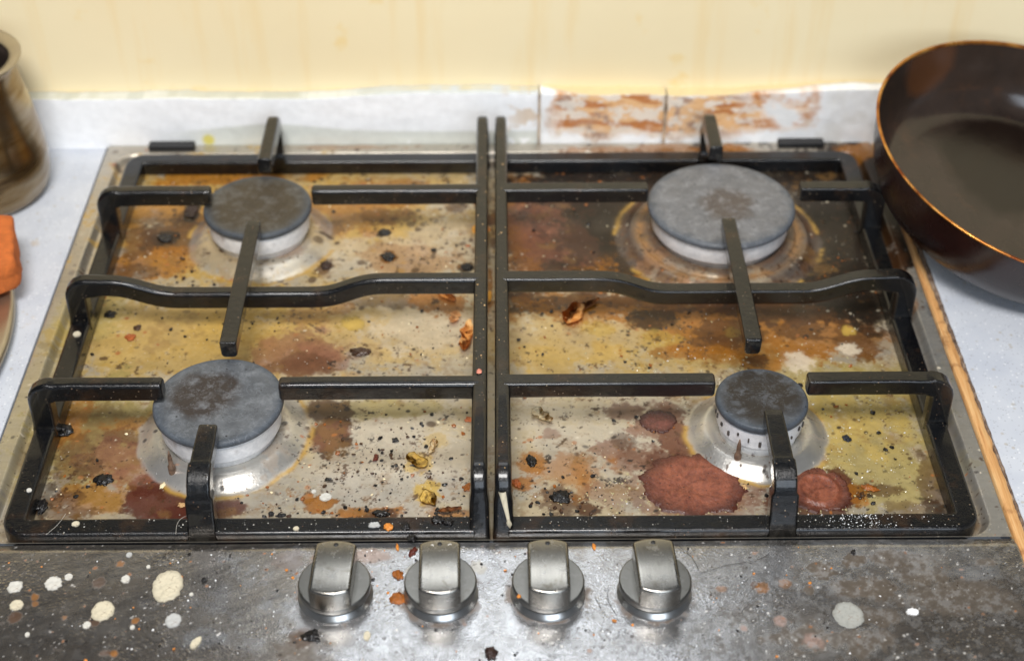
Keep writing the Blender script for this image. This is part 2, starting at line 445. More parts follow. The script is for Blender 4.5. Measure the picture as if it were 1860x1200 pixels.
def sauce_mat(name, a, b):
    t = NT(name)
    c = t.mix(0.5, t.ramp(t.noise(75, 6, 0.66), [(0.36, a), (0.62, b)]), t.ramp(t.noise(330, 6, 0.72), [(0.36, tuple(x * 0.6 for x in a)), (0.62, tuple(x * 1.15 for x in b))]))
    g = t.n('ShaderNodeTexCoord'); ce = t.n('ShaderNodeVectorMath'); ce.operation = 'SUBTRACT'; ce.inputs[1].default_value = (0.5, 0.5, 0)
    fl = t.n('ShaderNodeVectorMath'); fl.operation = 'MULTIPLY'; fl.inputs[1].default_value = (1, 1, 0)
    ln = t.n('ShaderNodeVectorMath'); ln.operation = 'LENGTH'
    t.l(g.outputs['Generated'], ce.inputs[0]); t.l(ce.outputs[0], fl.inputs[0]); t.l(fl.outputs[0], ln.inputs[0])
    rr = t.math('ADD', ln.outputs['Value'], t.math('MULTIPLY', t.math('SUBTRACT', t.noise(120, 5, 0.6), 0.5), 0.16))
    c = t.mix(t.ramp(rr, [(0.30, 0.0), (0.47, 0.9)]), c, tuple(x * 0.45 for x in a))
    v = t.voro(380)
    rnd = t.n('ShaderNodeSeparateColor'); t.l(v.outputs['Color'], rnd.inputs[0])
    s = t.math('MULTIPLY', t.ramp(v.outputs['Distance'], [(0.1, 1.0), (0.25, 0.0)]), t.math('GREATER_THAN', rnd.outputs[0], 0.72))
    c = t.mix(s, c, (0.035, 0.010, 0.007))
    hh = t.math('ADD', t.noise(700, 5, 0.65), t.math('MULTIPLY', t.noise(170, 6, 0.66, dist=0.3), 1.4))
    return t.set(Base_Color=c, Roughness=t.ramp(t.noise(210, 4), [(0.38, 0.16), (0.62, 0.5)]), Normal=t.bump(hh, 0.6, 0.0007))
M['sauce'] = sauce_mat('dried_red_sauce', (0.125, 0.033, 0.019), (0.270, 0.083, 0.042))
M['sauce2'] = sauce_mat('dried_brown_sauce', (0.090, 0.027, 0.018), (0.160, 0.052, 0.036))

def peel_mat(name, a, b, d):
    t = NT(name)
    n = t.noise(130, 4, 0.6, dist=0.5)
    c = t.ramp(n, [(0.34, d), (0.48, a), (0.68, b)])
    m = t.set(Base_Color=c, Roughness=0.62, Specular_IOR_Level=0.25, Normal=t.bump(t.noise(500, 3), 0.15, 0.0004))
    t.b.inputs['Subsurface Weight'].default_value = 0.15
    t.b.inputs['Subsurface Radius'].default_value = (0.002, 0.001, 0.0005)
    return m
M['orangepeel'] = peel_mat('orange_onion_skin', (0.66, 0.27, 0.06), (0.82, 0.52, 0.22), (0.40, 0.10, 0.02))
M['peach'] = peel_mat('pale_orange_skin', (0.72, 0.40, 0.17), (0.80, 0.55, 0.30), (0.55, 0.22, 0.06))
M['yellowpeel'] = peel_mat('yellow_onion_skin', (0.56, 0.35, 0.07), (0.66, 0.47, 0.14), (0.08, 0.04, 0.015))
M['brownpeel'] = peel_mat('brown_onion_skin', (0.24, 0.08, 0.02), (0.36, 0.14, 0.04), (0.06, 0.02, 0.01))
M['palepeel'] = peel_mat('cream_flake_skin', (0.80, 0.66, 0.42), (0.86, 0.77, 0.58), (0.60, 0.38, 0.16))
M['grease'] = plain('clear_grease', (0.42, 0.36, 0.20), 0.06, 0, 0.2, 200)
M['hair_dark'] = plain('dark_hair', (0.015, 0.012, 0.010), 0.4)
M['hair_pale'] = plain('pale_hair', (0.50, 0.46, 0.40), 0.4)

# ------------------------------------------------------------------ dirt data (millimetres: x, y, rx, ry; alpha, softness)
STAINS = [
    ('film', -192.7, -91.5, 82.6, 68.1, 0.85, 0.6),
    ('film', -77.4, -112.8, 73.6, 55.2, 0.8, 0.6),
    ('film', -134.4, -42.6, 134.4, 18.6, 0.5, 0.5),
    ('film', -199.4, -221.5, 78.4, 46.6, 0.72, 0.6),
    ('film', -89.3, -216.9, 82.4, 41.0, 0.5, 0.7),
    ('film', 60.9, -224.0, 57.0, 40.5, 0.4, 0.8),
    ('film', 144.6, -241.4, 91.5, 22.2, 0.55, 0.8),
    ('film', 38.7, -251.2, 20.9, 16.3, 0.3, 0.7),
    ('clean', -91.3, -135.5, 45.7, 26.2, 0.35, 0.7),
    ('clean', -34.6, -119.8, 23.1, 33.7, 0.35, 0.7),
    ('clean', -46.5, -211.6, 39.6, 26.3, 0.45, 0.7),
    ('clean', -58.0, -335.3, 52.0, 53.6, 0.6, 0.8),
    ('clean', 224.8, -369.7, 34.7, 17.9, 0.35, 0.8),
    ('clean', 56.4, -322.3, 39.5, 29.3, 0.5, 0.9),
    ('olive', -258.7, -192.2, 21.9, 36.3, 0.5, 0.7),
    ('olive', -229.7, -319.6, 42.7, 55.1, 0.85, 0.5),
    ('olive', -63.6, -292.8, 55.6, 7.1, 0.55, 0.6),
    ('olive', 210.4, -268.8, 68.9, 19.1, 0.6, 0.7),
    ('olive', 227.3, -323.9, 49.3, 65.4, 0.8, 0.6),
    ('olive', 150.3, -281.1, 23.8, 9.3, 0.5, 0.6),
    ('amber', -232.6, -87.7, 33.5, 35.2, 0.6, 0.7),
    ('brown', -222.1, -108.1, 19.4, 23.1, 0.75, 0.6),
    ('amber', -234.7, -142.4, 28.4, 18.0, 0.8, 0.6),
    ('brown', -244.1, -153.0, 22.5, 8.8, 0.6, 0.6),
    ('amber', -106.4, -88.9, 39.4, 28.0, 0.6, 0.7),
    ('amber', -68.5, -57.7, 48.4, 18.2, 0.55, 0.7),
    ('amber', -188.2, -36.2, 53.2, 13.4, 0.75, 0.5),
    ('burnt', -214.6, -81.7, 5.5, 12.6, 0.9, 0.3),
    ('burnt', -229.9, -112.7, 10.1, 9.3, 0.85, 0.4),
    ('brown', -113.3, -146.1, 6.8, 10.2, 0.85, 0.4),
    ('burnt', -70.3, -137.0, 6.9, 7.1, 0.9, 0.25),
    ('burnt', -75.0, -108.2, 7.4, 5.4, 0.85, 0.3),
    ('burnt', -15.7, -149.6, 6.8, 5.7, 0.85, 0.3),
    ('amber', -56.9, -139.0, 45.6, 19.4, 0.35, 0.7),
    ('brown', -23.9, -75.9, 8.8, 11.3, 0.6, 0.5),
    ('yellow', -89.8, -209.5, 9.0, 8.1, 0.85, 0.25),
    ('red', -122.8, -238.8, 33.4, 20.0, 0.6, 0.8),
    ('red', -104.5, -247.2, 24.5, 14.2, 0.55, 0.8),
    ('brown', -114.5, -252.4, 20.9, 9.7, 0.45, 0.7),
    ('brown', -73.2, -185.1, 25.7, 8.4, 0.5, 0.6),  # shadow of the left crossbar, painted as a brown patch
    ('amber', -32.8, -186.7, 19.1, 12.0, 0.8, 0.4),
    ('amber', -3.5, -185.8, 6.6, 18.1, 0.7, 0.5),
    ('amber', -119.3, -202.3, 16.3, 8.2, 0.35, 0.6),
    ('amber', -98.2, -193.8, 10.9, 5.9, 0.4, 0.5),
    ('brown', -233.9, -314.7, 36.3, 29.7, 0.4, 0.9),
    ('red', -220.4, -333.8, 24.4, 19.9, 0.6, 0.8),
    ('amber', -254.7, -302.4, 15.0, 22.6, 0.6, 0.7),
    ('amber', -215.9, -305.2, 20.0, 9.9, 0.5, 0.7),
    ('brown', -244.3, -342.8, 14.5, 33.1, 0.4, 0.8),
    ('amber', -226.4, -367.6, 31.5, 14.2, 0.55, 0.7),
    ('maroon', -188.3, -369.3, 18.3, 16.9, 0.92, 0.35),
    ('maroon', -199.5, -355.9, 8.9, 10.9, 0.7, 0.5),
    ('maroon', -149.5, -377.5, 15.0, 7.8, 0.85, 0.45),
    ('maroon', -173.9, -381.1, 18.7, 6.0, 0.8, 0.4),
    ('red', -208.1, -347.7, 16.0, 10.1, 0.5, 0.7),
    ('red', -175.1, -343.5, 9.7, 7.4, 0.4, 0.6),
    ('brown', -100.5, -293.9, 16.1, 11.1, 0.8, 0.4),
    ('brown', -96.4, -318.9, 13.2, 14.6, 0.95, 0.25),
    ('puce', -96.4, -318.9, 11.9, 13.1, 0.5, 0.2),
    ('amber', -96.7, -374.5, 8.2, 7.9, 0.9, 0.25),
    ('amber', -103.5, -368.8, 3.8, 5.3, 0.8, 0.3),
    ('yellow', -35.9, -364.2, 7.6, 11.6, 0.85, 0.4),
    ('yellow', -42.2, -339.2, 8.4, 8.4, 0.6, 0.5),
    ('amber', -77.3, -382.1, 10.6, 5.2, 0.9, 0.4),
    ('amber', -61.8, -380.9, 15.0, 6.0, 0.85, 0.4),
    ('brown', -61.1, -381.8, 9.3, 3.9, 0.9, 0.4),
    ('amber', -22.8, -382.6, 12.5, 6.0, 0.6, 0.5),
    ('yellow', -32.4, -321.4, 7.9, 7.7, 0.4, 0.6),
    ('brown', 58.5, -107.5, 58.4, 77.8, 0.95, 0.5),
    ('burnt', 85.8, -107.7, 35.1, 55.7, 0.9, 0.6),
    ('burnt', 136.4, -147.2, 75.7, 19.2, 0.5, 0.7),
    ('amber', 25.6, -93.6, 17.7, 53.2, 0.75, 0.6),
    ('red', 59.3, -87.1, 39.5, 42.6, 0.6, 0.8),
    ('burnt', 77.6, -114.3, 31.0, 51.6, 0.55, 0.8),
    ('burnt', 249.3, -109.3, 58.4, 85.2, 1.0, 0.4),
    ('burnt', 258.2, -82.0, 35.7, 57.9, 0.9, 0.4),
    ('burnt', 81.1, -120.9, 23.1, 40.6, 0.8, 0.5),
    ('burnt', 138.4, -45.2, 138.5, 22.3, 0.9, 0.4),
    ('amber', 91.0, -146.8, 30.3, 17.9, 0.7, 0.7),
    ('burnt', 38.2, -138.7, 22.8, 15.5, 0.6, 0.7),
    ('burnt', 81.8, -74.8, 43.9, 24.3, 0.6, 0.7),
    ('amber', 106.2, -121.2, 17.4, 37.1, 0.6, 0.6),
    ('brown', 214.3, -108.9, 27.3, 55.7, 0.6, 0.8),
    ('amber', 22.9, -143.0, 13.7, 15.4, 0.7, 0.6),
    ('amber', 20.3, -44.1, 16.3, 14.8, 0.7, 0.5),
    ('amber', 87.8, -195.5, 69.3, 17.8, 0.75, 0.5),
    ('amber', 151.7, -210.6, 75.7, 32.3, 0.88, 0.45),
    ('amber', 219.2, -217.0, 46.7, 38.0, 0.85, 0.5),
    ('brown', 211.7, -196.7, 54.7, 19.0, 0.9, 0.45),
    ('burnt', 250.7, -202.9, 21.8, 23.7, 0.85, 0.5),
    ('brown', 238.1, -231.3, 21.3, 20.3, 0.6, 0.6),
    ('burnt', 107.0, -206.2, 18.8, 10.5, 0.75, 0.4),
    ('burnt', 36.9, -189.1, 27.5, 8.9, 0.6, 0.5),
    ('burnt', 25.7, -196.1, 14.6, 3.5, 0.6, 0.4),
    ('amber', 62.4, -192.3, 43.9, 8.3, 0.6, 0.5),
    ('brown', 132.1, -190.0, 33.0, 11.9, 0.7, 0.5),
    ('brown', 156.1, -233.2, 24.8, 10.0, 0.6, 0.6),
    ('amber', 186.8, -241.8, 38.7, 13.2, 0.6, 0.6),
    ('pale', 195.0, -250.0, 9.8, 12.0, 0.75, 0.5),
    ('pale', 229.6, -238.9, 7.1, 7.2, 0.8, 0.35),
    ('yellow', 157.7, -221.0, 5.7, 6.8, 0.9, 0.3),
    ('yellow', 233.1, -220.0, 5.0, 5.7, 0.8, 0.4),
    ('yellow', 70.2, -216.7, 14.3, 9.1, 0.5, 0.6),
    ('yellow', 110.6, -227.2, 12.8, 7.9, 0.4, 0.6),
    ('amber', 173.0, -252.5, 16.0, 8.6, 0.75, 0.5),
    ('brown', 171.6, -249.8, 9.1, 5.4, 0.7, 0.5),
    ('yellow', 223.5, -309.4, 36.6, 30.1, 0.28, 0.9),
    ('puce', 81.0, -297.2, 14.1, 7.0, 0.65, 0.5),
    ('puce', 104.7, -295.9, 14.8, 8.0, 0.6, 0.5),
    ('maroon', 111.8, -320.9, 9.9, 12.6, 0.92, 0.25),
    ('puce', 72.4, -328.1, 12.4, 8.6, 0.7, 0.4),
    ('puce', 83.0, -340.4, 16.8, 8.4, 0.6, 0.5),
    ('puce', 36.8, -316.3, 5.9, 5.8, 0.5, 0.5),
    ('brown', 79.4, -322.5, 7.2, 6.7, 0.5, 0.5),
    ('maroon', 198.7, -365.1, 14.0, 18.9, 0.9, 0.25),
    ('maroon', 183.0, -373.7, 18.9, 12.4, 0.8, 0.3),
    ('amber', 45.5, -349.2, 22.5, 15.7, 0.55, 0.8),
    ('brown', 38.4, -370.1, 15.8, 13.3, 0.75, 0.5),
    ('brown', 56.2, -379.0, 7.8, 7.8, 0.9, 0.35),
    ('amber', 54.8, -354.7, 9.6, 18.3, 0.5, 0.7),
    ('puce', 67.1, -363.8, 14.6, 13.5, 0.4, 0.8),
    ('amber', 19.6, -358.9, 7.0, 7.2, 0.8, 0.4),
    ('amber', 25.7, -340.8, 8.4, 9.3, 0.7, 0.5),
    ('brown', 256.2, -356.7, 7.7, 25.8, 0.6, 0.7),
    ('burnt', 252.3, -380.9, 8.1, 8.7, 0.7, 0.5),
    ('brown', 225.7, -365.3, 12.7, 4.4, 0.6, 0.4),
    ('amber', 212.1, -369.6, 5.1, 10.7, 0.5, 0.4),
    ('brown', 238.7, -378.6, 15.7, 6.1, 0.4, 0.6),
    ('burnt', 255.1, -99.2, 66.7, 94.2, 0.95, 0.4),
    ('burnt', 163.7, -38.1, 155.6, 25.6, 0.9, 0.4),
    ('burnt', 94.4, -94.3, 43.3, 49.5, 0.75, 0.45),
    ('red', 50.5, -114.0, 23.3, 34.0, 0.5, 0.5),
    ('burnt', 229.9, -154.4, 56.5, 25.5, 0.8, 0.5),
    ('burnt', 244.6, -197.0, 32.8, 21.5, 0.8, 0.4),
    ('burnt', 81.9, -107.7, 37.0, 42.8, 0.6, 0.7),
    ('burnt', 166.5, -49.1, 134.1, 19.2, 0.85, 0.4),
    ('burnt', 227.2, -148.1, 41.6, 23.1, 0.7, 0.6),
    ('maroon', 27.1, -120.4, 15.4, 40.6, 0.3, 0.7),
    ('brown', 106.7, -186.8, 62.4, 8.4, 0.6, 0.4),
    ('brown', 157.9, -219.3, 25.1, 12.6, 0.6, 0.35),
    ('brown', 204.4, -219.7, 21.5, 14.9, 0.6, 0.35),
    ('amber', 123.5, -241.2, 21.1, 6.6, 0.6, 0.4),
    ('brown', -74.9, -89.2, 23.7, 9.7, 0.4, 0.5),
    ('brown', -246.8, -117.8, 10.0, 20.0, 0.6, 0.4),
    ('amber', -140.5, -138.2, 15.2, 9.0, 0.5, 0.4),
    ('brown', -112.9, -105.8, 11.7, 13.5, 0.5, 0.4),
    ('brown', -242.2, -367.5, 12.6, 8.9, 0.5, 0.4),
    ('maroon', -217.4, -314.9, 16.5, 11.7, 0.4, 0.5),
    ('brown', -234.7, -342.9, 9.7, 8.3, 0.5, 0.4),
    ('puce', 117.6, -360.7, 33.1, 28.4, 0.6, 0.4),
    ('maroon', 105.4, -344.3, 14.2, 11.1, 0.4, 0.5),
    ('puce', 138.7, -375.5, 12.6, 13.2, 0.4, 0.5),
    ('puce', 102.0, -307.2, 17.3, 14.9, 0.75, 0.4),
    ('brown', -239.8, -378.4, 18.7, 6.1, 0.5, 0.6),
    ('burnt', -253.2, -367.4, 5.7, 17.9, 0.5, 0.6),
]
RIM_STAINS = [
    ('amber', 124.6, -10.7, 58.2, 7.7, 0.5, 0.5),
    ('amber', 174.5, -11.2, 24.9, 7.7, 0.45, 0.5),
    ('amber', 278.0, -14.5, 16.6, 10.8, 0.6, 0.5),
    ('brown', 275.1, -150.3, 11.3, 39.0, 0.4, 0.6),
    ('amber', -112.5, -5.4, 50.0, 4.7, 0.25, 0.6),
    ('grey', 283.8, -330.8, 13.0, 102.7, 0.5, 0.8),
    ('grey', 278.1, -238.9, 10.5, 57.5, 0.45, 0.8),
    ('brown', -279.9, -238.0, 6.3, 6.6, 0.4, 0.5),
    ('olive', -279.0, -286.3, 13.5, 86.9, 0.3, 0.8),
    ('amber', 276.1, -181.2, 7.4, 24.5, 0.5, 0.6),
    ('burnt', -1.0, -101.9, 1.6, 41.8, 0.3, 0.5),
    ('amber', -0.5, -166.4, 2.2, 18.7, 0.7, 0.4),
]
PANEL_STAINS = [
    ('dust', 3.7, -454.4, 121.8, 59.5, 0.8, 0.8),  # grey film made paler and more metallic to carry the lamp's reflection
    ('dust', 157.8, -432.9, 77.1, 24.0, 0.5, 0.8),
    ('dust', 228.5, -421.6, 45.0, 16.2, 0.35, 0.9),
    ('dust', 118.4, -466.6, 74.6, 26.3, 0.25, 0.9),
    ('dark', -219.2, -467.0, 85.7, 37.8, 0.2, 0.9),
    ('dark', -178.8, -485.3, 92.6, 14.3, 0.25, 0.9),
    ('dark', 233.9, -464.0, 86.3, 34.3, 0.5, 0.9),
    ('mud', 178.9, -431.1, 7.7, 7.1, 0.85, 0.3),
    ('mud', 198.0, -424.6, 7.2, 4.8, 0.85, 0.3),
    ('mud', 203.1, -444.1, 17.6, 7.7, 0.7, 0.5),
    ('mud', 228.1, -423.6, 18.0, 6.4, 0.55, 0.6),
    ('mud', 170.6, -445.4, 2.9, 3.1, 0.7, 0.3),
    ('mud', 182.4, -478.1, 34.0, 10.9, 0.5, 0.6),
    ('mud', 234.4, -435.5, 17.8, 7.8, 0.45, 0.6),
    ('mud', 205.1, -463.7, 14.4, 7.4, 0.4, 0.6),
    ('mud', 243.1, -449.1, 29.2, 15.4, 0.4, 0.7),
    ('mud', 269.3, -426.8, 6.0, 3.2, 0.6, 0.4),
    ('mud', -92.2, -481.9, 17.5, 10.0, 0.45, 0.7),
    ('brown', -96.2, -475.4, 6.8, 7.2, 0.4, 0.6),
    ('dust', -51.4, -426.9, 17.9, 16.0, 0.35, 0.8),
    ('dust', 5.2, -431.4, 17.8, 20.0, 0.35, 0.8),
    ('pinkish', 167.3, -479.7, 5.7, 5.7, 0.5, 0.4),
    ('pinkish', 152.0, -466.2, 3.4, 3.7, 0.6, 0.3),
    ('pinkish', 132.2, -470.4, 2.3, 2.9, 0.6, 0.3),
    ('brown', 141.8, -441.6, 2.6, 3.1, 0.9, 0.3),
    ('amber', 145.9, -443.6, 3.5, 3.5, 0.7, 0.5),
    ('amber', 158.1, -440.6, 3.5, 3.1, 0.5, 0.5),
    ('amber', 123.8, -444.2, 2.9, 2.3, 0.5, 0.5),
    ('brown', -247.4, -460.2, 3.5, 3.7, 0.8, 0.4),
    ('brown', -208.2, -437.2, 2.9, 3.9, 0.6, 0.4),
    ('amber', -240.1, -446.4, 2.0, 2.7, 0.8, 0.3),
    ('amber', -238.9, -451.3, 1.7, 1.9, 0.7, 0.3),
    ('amber', -199.0, -423.6, 2.4, 2.4, 0.7, 0.3),
    ('amber', -184.1, -463.0, 2.0, 2.2, 0.8, 0.3),
    ('amber', -191.1, -484.1, 2.0, 2.1, 0.8, 0.3),
    ('amber', -221.2, -460.8, 1.7, 1.8, 0.7, 0.3),
    ('brown', -196.0, -483.7, 2.8, 2.1, 0.7, 0.4),
    ('brown', -205.4, -462.4, 2.9, 3.7, 0.8, 0.4),
    ('dust', -146.7, -475.0, 11.3, 8.0, 0.45, 0.5),
    ('dust', 261.6, -433.8, 11.9, 5.5, 0.5, 0.4),
    ('burnt', 199.0, -419.0, 1.8, 2.4, 0.9, 0.3),
    ('amber', -85.9, -422.6, 11.9, 6.4, 0.35, 0.8),
    ('brown', -108.3, -422.4, 9.0, 7.2, 0.35, 0.8),
    ('amber', -68.3, -418.8, 12.0, 4.8, 0.3, 0.8),
    ('dustw', -40.8, -431.0, 4.1, 3.9, 0.7, 0.5),
    ('dustw', -5.2, -427.4, 4.2, 4.8, 0.7, 0.5),
]
DROPS = [
    (-171.1, -439.4, 8.8, 12.1, 0.9, 'cream', 0, 'largest cream splash drop, round, left of the knobs on the front panel'),
    (-202.3, -456.2, 6.6, 7.5, 0.9, 'cream', 0, 'cream splash drop with a brown bitten right edge on the front panel'),
    (-232.2, -437.3, 5.0, 5.4, 1.0, 'white', 0, 'lumpy white drop beside a smooth smaller one, upper left of the front panel'),
    (-225.3, -432.7, 2.4, 2.7, 0.6, 'white', 0, 'smooth small oval white drop touching a lumpy one on the front panel'),
    (-252.2, -439.4, 4.4, 4.6, 0.9, 'white', 0, 'lumpy white drop at the far left edge of the front panel, upper of two'),
    (-248.3, -452.0, 3.8, 4.1, 0.9, 'cream', 0, 'cream drop with a hollow centre at the far left of the front panel'),
    (-194.3, -434.6, 2.7, 3.1, 0.7, 'white', 0, 'small ragged white drop straight between the lumpy pair and the largest cream one'),
    (-164.3, -462.8, 4.6, 5.2, 0.6, 'whiteg', 0, 'translucent greyish white drop below the largest cream drop'),
    (-208.7, -465.7, 2.3, 2.6, 0.6, 'white', 0, 'small white drop just below left of the cream drop with the brown edge'),
    (-184.7, -467.4, 1.4, 1.6, 0.5, 'white', 0, 'tiny white drop above a small amber spot on the lower left of the front panel'),
    (-238.1, -471.6, 1.4, 1.8, 0.5, 'white', 0, 'tiny round white drop alone near the lower left corner'),
    (-183.8, -425.7, 1.2, 1.4, 0.4, 'white', 0, 'tiny white drop up and left of the largest cream drop'),
    (-157.6, -445.3, 1.2, 1.3, 0.4, 'white', 0, 'tiny white drop just right of the largest cream drop'),
    (-195.8, -416.8, 1.8, 2.0, 0.4, 'whiteg', 0, 'faint small white drop near the front bar of the left pan support'),
    (-150.3, -477.8, 2.3, 4.7, 0.8, 'cream', 0, 'long cream drop slanting on the front panel below the translucent drop'),
    (188.1, -462.5, 8.6, 10.1, 0.35, 'greyd', 0, 'large flat grey round drop on the right side of the front panel'),
    (222.2, -460.9, 3.2, 2.2, 0.9, 'white2', 0, 'bright white irregular fleck right of the flat grey drop'),
    (-62.6, -474.0, 2.0, 3.6, 0.5, 'cream', 0, 'pale cream oval drop below the leftmost knob'),
    (-227.9, -398.3, 2.4, 2.1, 0.8, 'cream', 5, 'cream kidney shaped drop on the front bar of the left pan support, near the corner'),
    (-93.5, -368.0, 3.8, 3.5, 0.7, 'white', -6, 'white round drop on the steel plate beside an amber stain'),
    (-100.8, -363.5, 1.6, 1.8, 0.6, 'white', -6, 'tiny white drop up and left of the round one beside the amber stain'),
    (-106.0, -402.8, 1.8, 1.7, 0.6, 'cream', 5, 'small cream drop on the front bar of the left pan support, mid way along'),
    (-63.1, -400.7, 3.6, 2.5, 0.5, 'whiteg', 5, 'white smeared drop on the front bar beside an orange crumb'),
    (-259.9, -372.0, 1.6, 1.7, 0.6, 'white', 5, 'small white drop on the left bar of the left pan support'),
    (-262.5, -233.2, 2.8, 2.8, 0.9, 'cream', 5, 'cream drop at the foot of the middle side leg of the left pan support'),
    (-81.7, -434.9, 0.9, 1.2, 0.4, 'white', 23, 'tiny white drop on the top of the leftmost knob'),
    (-29.6, -432.7, 1.0, 1.2, 0.4, 'white', 23, 'left one of two tiny white drops on the second knob from the left'),
    (-20.3, -432.4, 1.2, 1.2, 0.4, 'white', 23, 'right one of two tiny white drops on the second knob from the left'),
    (92.5, -447.0, 0.9, 1.1, 0.4, 'white', 23, 'tiny white drop on the top of the rightmost knob'),
]
